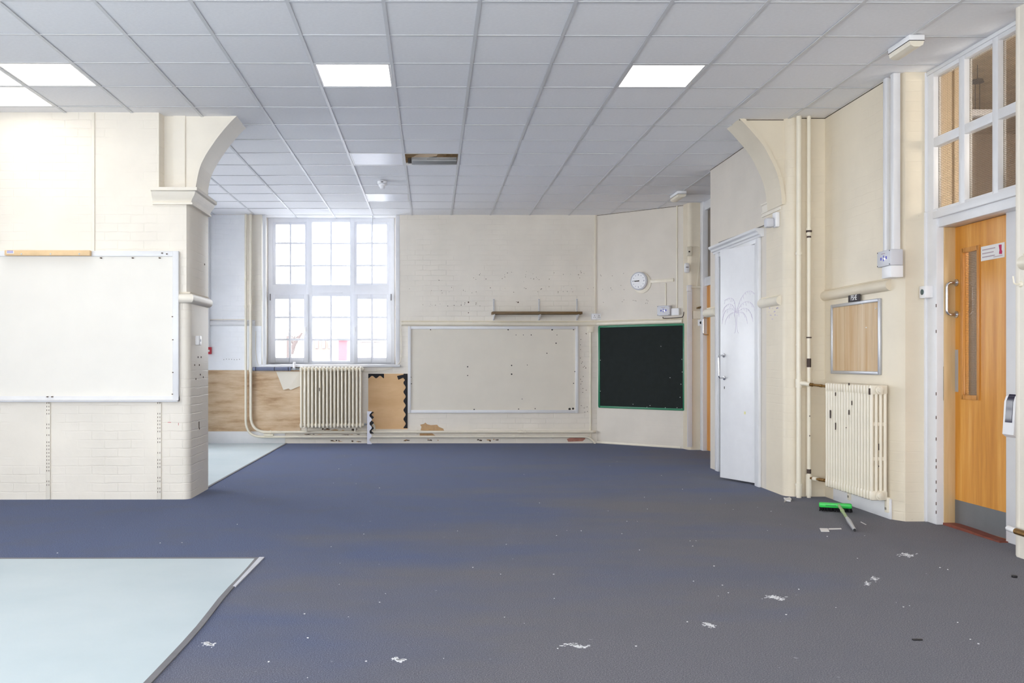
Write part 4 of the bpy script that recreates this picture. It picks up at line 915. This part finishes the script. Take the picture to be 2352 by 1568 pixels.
# ---------------------------------------------------------------- closet with the white double door
d2 = SE('door_2', CLOS, -HY1, 0, 0)
fr_ = MB().box(-HY1 - 0.10, -0.025, 0, -HY1, 0.08, 2.50, 0.004).box(-HY0, -0.025, 0, -HY0 + 0.045, 0.08, 2.43, 0.004).box(-HY0 + 0.045, -0.03, 0, -HY0 + 0.13, 0.0, 2.47, 0.006).box(-HY1, -0.02, 2.425, -HY0 + 0.1, 0.08, 2.50, 0.003)
P('door_frame', fr_, WGLOSS, d2)
P('cornice', MB().prism([(0, 2.47), (-0.03, 2.47), (-0.035, 2.49), (-0.055, 2.495), (-0.06, 2.515), (-0.085, 2.53), (-0.09, 2.552), (0, 2.552)], -HY1 - 0.14, -HY0 + 0.2, 'x'), WGLOSS, d2)
P('door_leaf', MB().box(-HY1 + 0.003, 0.005, 0.012, -9.865, 0.045, 2.42, 0.003), WGLOSS, d2, 'closed far leaf of the white cupboard door')
# the ajar leaf, built along its own swing
lw = 0.545
def leafpart(name, mb, mat, parent):
    o = build(name, mb, mat); o.parent = parent
    return o
def lf(mb):   # leaf frame -> closet frame
    out = MB()
    v = []
    for p in mb.v:
        w = LEAF.w(*p); d = w - Vector((CLOS.x, CLOS.y, 0)); v.append((d.dot(CLOS.ux), d.dot(CLOS.n), w.z))
    return out.add(v, mb.f)
lfo = P('door_leaf', lf(MB().box(0, 0, 0.022, lw, 0.042, 2.42, 0.003)), WGLOSS, d2, 'white flush leaf standing ajar with a pencilled palm tree')
def lv(px, py): return LEAF.uv(px, py)
ha, hb = lv(1663, 816), lv(1664, 868)
P('handle', lf(MB().tube(fil([(ha[0], 0, ha[1]), (ha[0], -0.07, ha[1]), (hb[0], -0.07, hb[1]), (hb[0], 0, hb[1])], 0.03), 0.0085, 10).lathe([(0.021, 0), (0.021, 0.006), (0.012, 0.01)], (ha[0], 0, ha[1]), (0, -1, 0), 14).lathe([(0.021, 0), (0.021, 0.006), (0.012, 0.01)], (hb[0], 0, hb[1]), (0, -1, 0), 14)), CHROME, lfo)
kk = lv(1664, 890); P('keyhole', lf(MB().box(kk[0] - 0.004, -0.002, kk[1] - 0.013, kk[0] + 0.004, 0.001, kk[1] + 0.013)), DARK, lfo)
kk = lv(1711, 948); P('sticker', lf(MB().box(kk[0] - 0.012, -0.0015, kk[1] - 0.014, kk[0] + 0.012, 0, kk[1] + 0.014)), plain('pale_yellow_sticker', (224, 220, 160), 0.7), lfo)
for py in (613, 839, 1049): kk = lv(1740, py); P('hinge', lf(MB().box(lw - 0.012, -0.006, kk[1] - 0.055, lw + 0.012, 0.004, kk[1] + 0.055).tube([(lw + 0.004, -0.008, kk[1] - 0.055), (lw + 0.004, -0.008, kk[1] + 0.055)], 0.007)), METAL, lfo)
pm = MB()
def pl(pts, r=0.0013): pm.tube([(p[0], -0.0008, p[1]) for p in smooth([lv(*q) for q in pts], 5)], r, 4)
pl([(1688, 722), (1690, 740), (1689, 762), (1686, 765)]); pl([(1693, 722), (1692, 745), (1694, 760), (1697, 765)])
fronds = [[(1691, 718), (1684, 702), (1674, 698), (1664, 706), (1661, 714)], [(1691, 718), (1680, 708), (1668, 712), (1662, 722), (1660, 735)], [(1691, 718), (1682, 718), (1672, 726), (1666, 738)], [(1691, 716), (1686, 690), (1676, 684), (1664, 690)],
          [(1692, 716), (1700, 690), (1712, 672), (1724, 668), (1733, 674)], [(1692, 718), (1704, 698), (1718, 692), (1728, 698), (1732, 706)], [(1692, 719), (1706, 708), (1718, 710), (1726, 722), (1728, 730)], [(1692, 720), (1704, 716), (1712, 724), (1716, 736)]]
for f in fronds:
    pl(f); sp = smooth([Vector(q) for q in f], 5)
    for k in range(2, len(sp), 2):
        x, y = sp[k]; pl([(x, y), (x + (1.5 if x > 1691 else -1.5), y + 6 + 3 * math.sin(k))], 0.0009)
P('pencil_drawing', lf(pm), LILAC, lfo, 'faint lilac palm tree drawing', stuff=True)
sw = MB()
for k in range(16):
    u, z = CLOS.uv(random.uniform(1766, 1788), random.choice((701, 708, 716, 724, 733))); sw.box(u - 0.012, -0.001, z - 0.002, u + 0.012, 0.001, z + 0.002 + 0.004 * (k % 3))
P('scribble', sw, LILAC, bpy.data.objects['wall_closet'], stuff=True)
# rails and impost on the closet side
S('trim_9', MB().sweep(railprof(1.815, 0.045), [(-HY0 + 0.13, 0), (-8.62, 0)]), CGLOSS, CLOS)
S('trim_10', MB().sweep(railprof(1.815, 0.05), [(-10.95, 0), (-HY1 - 0.1, 0)]), CGLOSS, CLOS)
S('trim_11', MB().sweep(railprof(1.83, 0.045), [(3.36, 0), (ARCH.u(1828), 0)]), WARM, ARCH)
S('trim_12', MB().sweep([(0, 2.66), (0.012, 2.66), (0.012, 2.675), (0.004, 2.68), (0.004, 2.69), (0.014, 2.695), (0.014, 2.71), (0.004, 2.715), (0.006, 2.77), (0.018, 2.775), (0.018, 2.79), (0, 2.79)], [(-9.1, 0), (-8.62, 0)]), CREAM2, CLOS)
S('trim_13', MB().sweep(railprof(1.845, 0.045), [(-8.5, 0), (-7.27, 0)]), WARM, RIGHT)
# painted shade, not trim: dark strips for the shadow line under the ceiling
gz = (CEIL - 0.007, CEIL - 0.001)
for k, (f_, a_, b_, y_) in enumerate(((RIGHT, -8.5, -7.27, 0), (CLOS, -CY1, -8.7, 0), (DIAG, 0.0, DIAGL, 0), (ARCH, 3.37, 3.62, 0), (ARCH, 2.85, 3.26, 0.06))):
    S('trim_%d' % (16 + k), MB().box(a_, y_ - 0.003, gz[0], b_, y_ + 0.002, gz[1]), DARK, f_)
# cable and sensor above the white door
a = CLOS.uv(1650, 557, 0.01); b = CLOS.uv(1775, 510, 0.01)
T1('loose_cable', 'thin dark cable running above the white door to the white sensor', 'cable', CLOS, MB().tube([(a[0], -0.006, a[1]), (b[0], -0.006, b[1])], 0.0045, 6), plain('grey_cable', (120, 118, 116), 0.6), a[0], a[1], -0.006)
u, z = CLOS.uv(1785, 506)
t = T('motion_sensor', 'white motion sensor over the corner of the white door', 'sensor', CLOS, u, z - 0.06)
P('base', MB().box(u - 0.02, -0.04, z - 0.07, u + 0.07, 0, z + 0.07, 0.008), PLAST, t); P('head', MB().box(u - 0.03, -0.12, z - 0.07, u + 0.05, -0.04, z + 0.02, 0.02), PLASTG, t)

# ---------------------------------------------------------------- right wall
u0, u1 = RIGHT.u(1908, 0.02), RIGHT.u(2020, 0.02); z0, z1 = 1.134, 1.752
t = T('framed_board', 'wood effect board in a thin silver frame above the chipped radiator', 'board', RIGHT, (u0 + u1) / 2, z0)
bx = MB(); n = 7; w = (u1 - u0 - 0.04) / n
for k in range(n): P('plank', MB().box(u0 + 0.02 + k * w, -0.012 - 0.0006 * (k % 2), z0 + 0.02, u0 + 0.02 + (k + 1) * w - 0.0015, 0, z1 - 0.02), LAMIN, t)
P('frame', frame4(MB(), u0, z0, u1, z1, 0.028, -0.024, 0, 0.006), SILVER, t)
for px, py in ((2012, 708), (1990, 752), (1981, 698), (1912, 788), (1912, 808)): u, z = RIGHT.uv(px, py, 0.014); P('pin', MB().lathe([(0.006, 0), (0.004, 0.008)], (u, -0.012, z), (0, -1, 0), 8), PLAST, t)
a = RIGHT.uv(1947.5, 690, 0.03); b = RIGHT.uv(1974, 675, 0.03)
t = T('subject_label', 'small black sign reading PSHE on top of the framed wooden board', 'sign', RIGHT, (a[0] + b[0]) / 2, z1)
sz0, sz1 = z1 + 0.0005, z1 + 0.062
P('plate', MB().box(a[0], -0.028, sz0, b[0], -0.024, sz1, 0.001), plain('worn_black_card', (52, 46, 50), 0.7), t)
cu = bpy.data.curves.new('letters', 'FONT'); cu.body = 'PSHE'; cu.size = 0.05; cu.align_x = 'CENTER'; cu.align_y = 'CENTER'; cu.extrude = 0.0004; cu.space_character = 0.86
tmp = bpy.data.objects.new('letters', cu); sc.collection.objects.link(tmp); dg_ = bpy.context.evaluated_depsgraph_get(); dg_.update()
me = bpy.data.meshes.new_from_object(tmp.evaluated_get(dg_)); bpy.data.objects.remove(tmp)
me.materials.clear(); me.materials.append(PLAST)
cw = (b[0] - a[0]) * 0.52; wd = max(v.co.x for v in me.vertices) - min(v.co.x for v in me.vertices)
for v in me.vertices: v.co = Vector((v.co.x * cw / wd, -v.co.z, v.co.y * 1.25))
lo = bpy.data.objects.new('lettering', me); sc.collection.objects.link(lo); lo.parent = t; lo.location = (0, -0.0286, (sz0 + sz1) / 2 - z1); OFF[lo.name] = OFF[t.name]
u0, u1 = RIGHT.u(2011, 0.11), RIGHT.u(2042, 0.11)
za, zb = RIGHT.uv(2040, 609, 0.11)[1], RIGHT.uv(2040, 572, 0.11)[1]
control(RIGHT, u0, u1, za, zb, 0.10, 'grey control box with blue keys on the wall above the framed wooden board')
T1('junction_box', 'plain white box directly under the control box near the wooden door', 'junction box', RIGHT, MB().box(u0 + 0.07, -0.095, za - 0.092, u1, 0, za - 0.001, 0.004), PLAST, u0 + 0.1, za - 0.09)
for px, lab in ((2033, 'white vertical trunking from the ceiling to the control box, on the radiator side'), (2050, 'white vertical trunking from the ceiling to the control box, beside the pier corner')):
    u = RIGHT.u(px, 0.03); T1('cable_trunking', lab, 'trunking', RIGHT, MB().box(u - 0.028, -0.034, zb + 0.001, u + 0.024, 0.02, CEIL - 0.001, 0.003), WGLOSS, u, zb)
# ---------------------------------------------------------------- doorway with the orange door
d1 = SE('door_1', DR, -7.05, 0, 0)
fr_ = MB().box(-7.235, -0.14, 0, -7.02, 0.04, 2.40, 0.006).box(-7.22, -0.155, 0, -7.15, -0.13, 2.40, 0.006)     # architrave and jamb
fr_.box(-7.05, -0.125, 2.262, -5.94, 0.04, 2.40, 0.005).box(-7.06, -0.15, 2.33, -5.94, -0.12, 2.385, 0.005).box(-6.345, -0.03, 0, -5.94, 0.05, 2.3, 0.004)
P('door_frame', fr_, WGLOSS, d1)
P('jamb_lining', MB().box(-7.045, -0.085, 0, -7.012, 0.03, 2.262, 0.003), PALEOAK, d1)
dx0, dx1, gz0, gz1 = DR.u(2213, -0.005), DR.u(2249, -0.005), DR.uv(2230, 911)[1], DR.uv(2213, 577)[1]
L0, L1 = -7.085 + 0.005, -6.35
lm = MB().box(L0, 0.0, 0.012, dx0, 0.044, 2.258).box(dx1, 0.0, 0.012, L1, 0.044, 2.258).box(dx0, 0, gz1, dx1, 0.044, 2.258).box(dx0, 0, 0.012, dx1, 0.044, gz0)
leaf = P('door_leaf', lm, OAK, d1, 'orange oak veneered door leaf with a slim glazed slot')
P('glazing_bead', MB().box(dx0 - 0.022, -0.008, gz0 - 0.022, dx0 + 0.012, 0.012, gz1 + 0.022, 0.003).box(dx1 - 0.012, -0.008, gz0 - 0.022, dx1 + 0.022, 0.012, gz1 + 0.022, 0.003).box(dx0, -0.008, gz1 - 0.012, dx1, 0.012, gz1 + 0.022, 0.003).box(dx0, -0.008, gz0 - 0.022, dx1, 0.012, gz0 + 0.012, 0.003), OAKT, leaf)
P('vision_pane', MB().box(dx0, 0.018, gz0, dx1, 0.024, gz1), WIRED, leaf)
hu = DR.u(2198); h1, h0 = DR.uv(2198, 649)[1], DR.uv(2198, 722)[1]
P('handle', MB().tube(fil([(hu, 0, h1), (hu, -0.075, h1), (hu, -0.075, h0), (hu, 0, h0)], 0.035), 0.0105, 12).lathe([(0.027, 0), (0.027, 0.008), (0.014, 0.012)], (hu, 0, h1), (0, -1, 0), 16).lathe([(0.027, 0), (0.027, 0.008), (0.014, 0.012)], (hu, 0, h0), (0, -1, 0), 16), CHROME, leaf)
pa, pb = DR.uv(2188, 899)[1], DR.uv(2188, 803)[1]
P('push_plate', MB().box(DR.u(2187.5), -0.002, pa, DR.u(2201), 0, pb), SILVER, leaf)
P('kick_plate', MB().box(L0 + 0.002, -0.0025, 0.014, L1 - 0.002, 0, 0.195), KICK, leaf)
a = DR.uv(2254, 598); b = DR.uv(2308, 556)
za, zb = DR.uv(2254, 600)[1], DR.uv(2254, 567)[1]
P('notice', MB().box(a[0], -0.003, za, b[0], 0, zb), PAPER, leaf, 'laminated white notice with a crimson mark')
nw = b[0] - a[0]; pm = MB()
for k in range(3): pm.box(a[0] + nw * 0.06, -0.0036, zb - 0.03 - 0.026 * k, a[0] + nw * (0.62, 0.55, 0.6)[k], -0.003, zb - 0.022 - 0.026 * k)
pm.box(a[0] + nw * 0.55, -0.0036, za + 0.012, a[0] + nw * 0.92, -0.003, za + 0.017)
P('notice_print', pm, INK, leaf)
cx = a[0] + nw * 0.86; P('notice_mark', MB().tube([(cx - 0.004, -0.0035, zb - 0.014), (cx - 0.002, -0.0035, zb - 0.05), (cx + 0.002, -0.0035, zb - 0.06), (cx, -0.0035, zb - 0.078)], [0.012, 0.008, 0.012, 0.012], 8), MAGENTA, leaf)
lk = DR.uv(2179, 880)
P('strike_plate', MB().box(-7.06, -0.0875, lk[1] - 0.13, -7.02, -0.083, lk[1] + 0.13).box(-7.053, -0.089, lk[1] - 0.03, -7.03, -0.086, lk[1] + 0.04), CHIP, d1, 'dark worn strike plate')
th = MB(); n = 12; v = []
P('threshold', MB().prism([(L0 - 0.02, 0.0), (L1 + 0.03, 0.0), (L1 + 0.03, 0.008), (-6.5, 0.012), (-6.7, 0.02), (-6.95, 0.022), (L0 - 0.02, 0.012)], -0.09, 0.06, 'y'), THRESH, d1, 'bowed red brown threshold strip')
# transom window
def tv(px, py): return DW.uv(px, py)
w2 = SE('window_2', DW, -7.1, 0, 2.4)
cols = [(DW.u(2147), DW.u(2205)), (DW.u(2218), DW.u(2282)), (DW.u(2295), -5.75)]
rows = [(2.408, 2.885), (2.955, 3.425)]
ex = [-7.19] + [q for c in cols for q in c] + [-5.6]; m = MB()
for i in range(0, len(ex), 2): m.box(ex[i], -0.01, 2.33, ex[i + 1], 0.05, CEIL + 0.02, 0.004)
for a, b in ((2.335, 2.408), (2.885, 2.955), (3.425, CEIL + 0.02)):
    for c in cols: m.box(c[0], -0.01, a, c[1], 0.05, b, 0.004)
m.box(-7.235, -0.03, 2.4, -7.165, 0.04, CEIL, 0.006).box(-7.19, -0.02, 3.455, -5.9, 0.0, CEIL, 0.004)
P('window_frame', m, WGLOSS, w2)
for c in cols:
    for r in rows:
        P('pane', MB().box(c[0], 0.028, r[0], c[1], 0.034, r[1]), WIRED, w2)
# pendant seen through the transom
K = Fr(0, 9.2, 0); c = K.uv(2245, 190); b = K.uv(2252, 258)
t = T('pendant_lamp', 'dim pendant lamp on two rods seen through the transom glass', 'pendant lamp', K, c[0], b[1])
P('canopy', MB().lathe([(0.06, 0), (0.05, 0.03)], (c[0], 0, c[1]), (0, 0, 1), 16), CHIP, t)
for dx in (-0.022, 0.022): P('rod', MB().tube([(c[0] + dx, 0, b[1]), (c[0] + dx, 0, c[1])], 0.004), CHIP, t)
P('shade', MB().box(c[0] - 0.14, -0.06, b[1] - 0.05, c[0] + 0.16, 0.06, b[1] + 0.02, 0.015), PLASTG, t)
P('cord', MB().tube([(c[0], 0, c[1]), (c[0], 0, ZT)], 0.004), CHIP, t)
# push button by the door
a = DW.uv(2116, 686, 0.2); 
RV = Fr(0, 7.03 + 0.14, 0)
u = RV.u(2124); z = RV.uv(2124, 672)[1]
t = T('push_button', 'white exit push button box beside the orange door', 'push button', DW, -7.11, z - 0.045, -0.02)
P('box', MB().box(-7.155, -0.08, z - 0.046, -7.065, -0.02, z + 0.046, 0.004), PLAST, t); P('button', MB().lathe([(0.022, 0), (0.022, 0.004), (0.013, 0.008)], (-7.11, -0.08, z), (0, -1, 0), 14), plain('dark_green_button', (70, 88, 86), 0.4), t)
ch = MB()
for py in (700, 760, 905, 960, 1010, 1060, 1075, 1110, 1130, 1160, 1180):
    u = -7.022; z = DR.uv(2170, py, 0.12)[1]; ch.box(u - 0.004, -0.142, z - 0.012, u + 0.0005, -0.13, z + 0.012)
P('paint_chip', ch, GRIME, d1, stuff=True)
# near wall fittings at the picture edge
S('trim_14', MB().sweep(railprof(1.86, 0.045), [(UE + 0.07, 0), (-2, 0)]), CGLOSS, NEAR)
S('trim_15', MB().box(UE - 0.012, -0.004, 0, UE + 0.035, 0.3, ZT, 0.012), CREAM2, NEAR)
hu, hz_ = NEAR.uv(2345, 645)
t = T('coat_hook', 'small painted coat hook under the rail at the picture edge', 'hook', NEAR, hu, hz_ - 0.03)
P('base', MB().lathe([(0.02, 0), (0.016, 0.012)], (hu, 0, hz_ - 0.02), (0, -1, 0), 10), CGLOSS, t); P('prong', MB().tube(fil([(hu, -0.01, hz_ - 0.02), (hu, -0.045, hz_ - 0.02), (hu, -0.05, hz_ + 0.03)], 0.02), 0.005, 8), CGLOSS, t)
dz1, dz0 = DW.uv(2322, 905)[1], DW.uv(2322, 1003)[1]
t = T('soap_dispenser', 'white wall dispenser with a dark purple front window, beside the orange door', 'dispenser', DW, -6.09, dz0, 0.085)
prof = [(0.085, dz0 + 0.01), (-0.03, dz0), (-0.055, dz0 + 0.02), (-0.052, dz0 + 0.06), (-0.042, dz1 - 0.05), (-0.03, dz1 - 0.012), (-0.01, dz1), (0.085, dz1)]
dc = MB().prism(prof, -6.15, -6.03, 'x'); P('case', dc, PLAST, t)
wz_ = MB().prism([(-0.0535, dz0 + 0.1), (-0.0495, dz0 + 0.1), (-0.038, dz1 - 0.045), (-0.018, dz1 - 0.004), (-0.024, dz1 + 0.0015), (-0.0445, dz1 - 0.045)], -6.125, -6.055, 'x')
P('front_window', wz_, plain('dark_purple_window', (26, 18, 52), 0.15), t)
vu, vz = NEAR.uv(2318, 1218, 0.09)
t = T('radiator_valve', 'white radiator valve head on brass at the picture edge', 'valve', NEAR, -5.83, vz, -0.06)
P('valve_head', MB().tube([(-5.89, -0.045, vz), (-5.875, -0.045, vz), (-5.80, -0.045, vz - 0.005)], [0.012, 0.02, 0.018], 12), PLAST, t); P('valve', MB().tube([(-5.80, -0.045, vz - 0.005), (-5.4, -0.045, vz - 0.01)], 0.02, 10), BRASS, t)

# ---------------------------------------------------------------- ceiling fittings
def bulkhead(label, x0, x1, y0, y1):
    t = T('bulkhead_light', label, 'bulkhead light', W, (x0 + x1) / 2, CEIL - 0.002, (y0 + y1) / 2)
    z = CEIL - 0.002; P('housing', MB().box(x0, y0, z - 0.04, x1, y1, z, 0.008), PLAST, t)
    P('lens', MB().prism([(x0 + 0.004, z - 0.042), (x1 - 0.004, z - 0.042), (x1 - 0.012, z - 0.07), (x1 - 0.035, z - 0.082), (x0 + 0.035, z - 0.082), (x0 + 0.012, z - 0.07)], y0 + 0.004, y1 - 0.004, 'y'), CGLOSS, t)
    P('gasket', MB().box(x0 + 0.003, y0 + 0.003, z - 0.043, x1 - 0.003, y1 - 0.003, z - 0.038), DARK, t)
bulkhead('slim cream bulkhead light on the ceiling near the transom window', 3.27, 3.38, 6.32, 6.62)
bulkhead('slim cream bulkhead light on the ceiling near the far canted wall', 3.22, 3.34, 12.1, 12.5)
t = T('smoke_detector', 'white smoke detector on the ceiling before the far window', 'smoke detector', W, -0.61, CEIL - 0.003, 11.5)
z = CEIL - 0.003; P('base', MB().lathe([(0.06, 0), (0.06, 0.03), (0.045, 0.04), (0.045, 0.06)], (-0.61, 11.5, z), (0, 0, -1), 20), PLAST, t); P('sensor_cap', MB().lathe([(0.03, 0.055), (0.034, 0.07), (0.028, 0.09), (0.015, 0.095)], (-0.61, 11.5, z), (0, 0, -1), 16), PLAST, t); P('vent', MB().box(-0.625, 11.438, z - 0.022, -0.595, 11.442, z - 0.012), DARK, t)
T1('loose_cable', 'thin white cord hanging from the ceiling above the far window', 'cord', W, MB().tube([(-0.905, 14.2, CEIL), (-0.90, 14.2, CEIL - 0.25)], 0.0035, 6), plain('grey_cord', (180, 182, 190), 0.6), -0.9, CEIL - 0.25, 14.2)

# ---------------------------------------------------------------- on the carpet
def fp(px, py): return floorpt(px, py)
A = Vector(fp(1881, 1174)); B = Vector(fp(1957, 1178)); d = (B - A); L_ = d.length; ang = math.degrees(math.atan2(d.y, d.x)); BR = Fr(A.x, A.y, ang)
t = T('broom', 'bright green broom head with a broken handle stub on the carpet', 'broom', BR, L_ / 2, 0)
P('head', MB().box(0, -0.02, 0.035, L_, 0.035, 0.075, 0.012), GREENP, t); b_ = MB()
for k in range(34):
    for j in range(3):
        x = 0.005 + (L_ - 0.01) * k / 33; b_.tube([(x, 0.0 + 0.012 * j, 0.04), (x + random.gauss(0.004, 0.006), 0.01 + 0.03 * j + random.gauss(0, 0.006), 0.004)], 0.004, 4)
P('bristle', b_, BRISTLE, t, stuff=True)
hb_ = Vector((L_ * 0.6, 0.0, 0.06)); E = Vector(fp(1963, 1221)) - A; e_ = Vector((E.dot(BR.ux.to_2d()), E.dot(BR.n.to_2d()), 0.014)); m_ = hb_ + (e_ - hb_) * 0.55
P('handle', MB().tube([hb_, hb_ + (m_ - hb_) * 0.5, m_], [0.012, 0.011, 0.012], 10).tube([hb_ + (m_ - hb_) * 0.42, hb_ + (m_ - hb_) * 0.5], 0.0155, 10), LIME, t)
P('ferrule', MB().tube([m_, m_ + (e_ - m_) * 0.3, e_], [0.013, 0.018, 0.012], 10), SILVER, t); P('handle_end', MB().tube([e_, e_ + (e_ - m_).normalized() * 0.006], 0.0105, 10), BLACK, t)
P('lettering_band', MB().box(L_ * 0.2, -0.0212, 0.05, L_ * 0.52, -0.02, 0.06), plain('dark_green_print', (30, 150, 66), 0.5), t)
def scrap(name, label, cat, pts, z=0.003, mat=PAPER):
    q = [fp(*p) for p in pts]; c = sum((Vector(p) for p in q), Vector((0, 0))) / len(q)
    return T1(name, label, cat, W, MB().prism(q, 0.0008, z), mat, c.x, 0.0, c.y)
scrap('paper_scrap', 'square white paper scrap on the carpet in front of the broom', 'paper', ((1882.5, 1213.5), (1901, 1214), (1905, 1221), (1886, 1221)), 0.004)
scrap('paper_scrap', 'long thin white paper sliver on the carpet beside the square scrap', 'paper', ((1903, 1214), (1932, 1213.5), (1933, 1215.5), (1903, 1216)), 0.004)
scrap('paper_scrap', 'crumpled cream paper scrap on the carpet near the riser pipes', 'paper', ((1800, 1145), (1806, 1146), (1814, 1144), (1818, 1148), (1816, 1152), (1806, 1151), (1801, 1154), (1803, 1149)), 0.012)
scrap('plaster_strip', 'thin red strip on the carpet under the radiator board', 'strip', ((1961, 1158.5), (1966, 1157.5), (1980, 1163.5), (1978, 1165.5)), 0.008, RED)
scrap('paper_scrap', 'thin white splinter on the carpet beyond the broom handle', 'paper', ((1976, 1199), (1978, 1198.5), (1990, 1205), (1989, 1205.6)), 0.003)
x, y = fp(1934.5, 1151)
T1('bottle_cap', 'black square cap on the carpet behind the green broom', 'cap', W, MB().box(x - 0.018, y - 0.015, 0, x + 0.018, y + 0.015, 0.032, 0.004), BLACK, x, 0, y)
x, y = fp(2330, 1326); T1('bottle_cap', 'small black cap on the carpet by the near wall', 'cap', W, MB().box(x - 0.012, y - 0.012, 0, x + 0.012, y + 0.012, 0.014, 0.004), BLACK, x, 0, y)
x, y = fp(2107, 1470); T1('bottle_cap', 'thin black clip on the bare carpet, apart from other debris', 'clip', W, MB().box(x - 0.022, y - 0.006, 0, x + 0.022, y + 0.006, 0.006, 0.002), BLACK, x, 0, y)
for k, (px, py, w, lab) in enumerate(((1322, 1483, 30, 'white plaster smear, the biggest, on the carpet at the picture bottom'), (1782, 1373, 24, 'white plaster smear on the carpet halfway from the broom to the picture bottom'), (2082, 1274, 20, 'white plaster smear on the carpet before the orange door'), (2010, 1329, 10, 'white plaster smear between the broom and the near wall, the farther of a pair'), (1992, 1340, 6, 'small white plaster smear between the broom and the near wall, the nearer of a pair'), (915, 1515, 14, 'faint white plaster smear on the carpet at the picture bottom, towards the vinyl'), (480, 1479, 14, 'white plaster smear on the carpet beside the pale vinyl edge'), (1630, 1436, 16, 'faint white plaster smear on the carpet, alone in the open middle'))):
    m = MB(); r = random.Random(k)
    for i in range(40 if w < 12 else 100):
        g = r.gauss(0, 0.45); x, y = fp(px + g * w, py + r.gauss(0, 1.9) + 2.5 * math.sin(g * 3)); s_ = r.uniform(0.0006, 0.0026); n = 5; o_ = r.random() * 6
        m.prism([(x + s_ * r.uniform(1.2, 4.0) * math.cos(o_ + 6.283 * j / n), y + s_ * math.sin(o_ + 6.283 * j / n)) for j in range(n)], 0.0006, 0.0018)
    x, y = fp(px, py); o = T1('plaster_smear', lab, 'debris', W, m, DUST, x, 0, y); o['kind'] = 'stuff'
r = random.Random(11); crumbs = [(1487, 1169), (1469, 1263), (1464, 1197), (617, 1520), (707, 1465), (872, 1383), (1302, 1218), (1335, 1219), (1440, 1197), (1461, 1484), (2007, 1189), (1920, 1395), (2075, 1394), (2089, 1391), (2177, 1308), (1986, 1230), (2062, 1177), (1740, 1165), (1772, 1174), (1793, 1204), (1770, 1174), (1763, 1218), (132, 1270), (368, 1247), (418, 1246), (2339, 1345), (1666, 1156), (1480, 1142), (1900, 1232), (1632, 1146), (545, 1204), (1640, 1300), (1585, 1242), (1591, 1254)]
crumbs += [(r.uniform(1050, 2250), r.uniform(1150, 1480)) for _ in range(26)] + [(r.uniform(700, 1600), r.uniform(1040, 1150)) for _ in range(14)] + [(r.uniform(640, 1300), r.uniform(1200, 1560)) for _ in range(14)]
pm_ = None
for px, py in crumbs:
    x, y = fp(px, py)
    if x > 3.2: continue
    if pm_ is None:
        o = T1('paint_flake', 'tiny pale paint flake lying on the blue grey carpet', 'flake', W, MB().prism([(x - 0.006, y - 0.004), (x + 0.004, y - 0.005), (x + 0.007, y + 0.002), (x, y + 0.006), (x - 0.005, y + 0.003)], 0.0006, 0.004), DUST, x, 0, y, 'paint flakes on the carpet'); pm_ = o; o.scale = (0.6,) * 3
    else:
        o = pm_.copy(); sc.collection.objects.link(o); o.location = (x, y, 0); s_ = r.uniform(0.3, 0.75); o.scale = (s_, s_, s_)
    o.rotation_euler = (0, 0, r.uniform(0, 6))
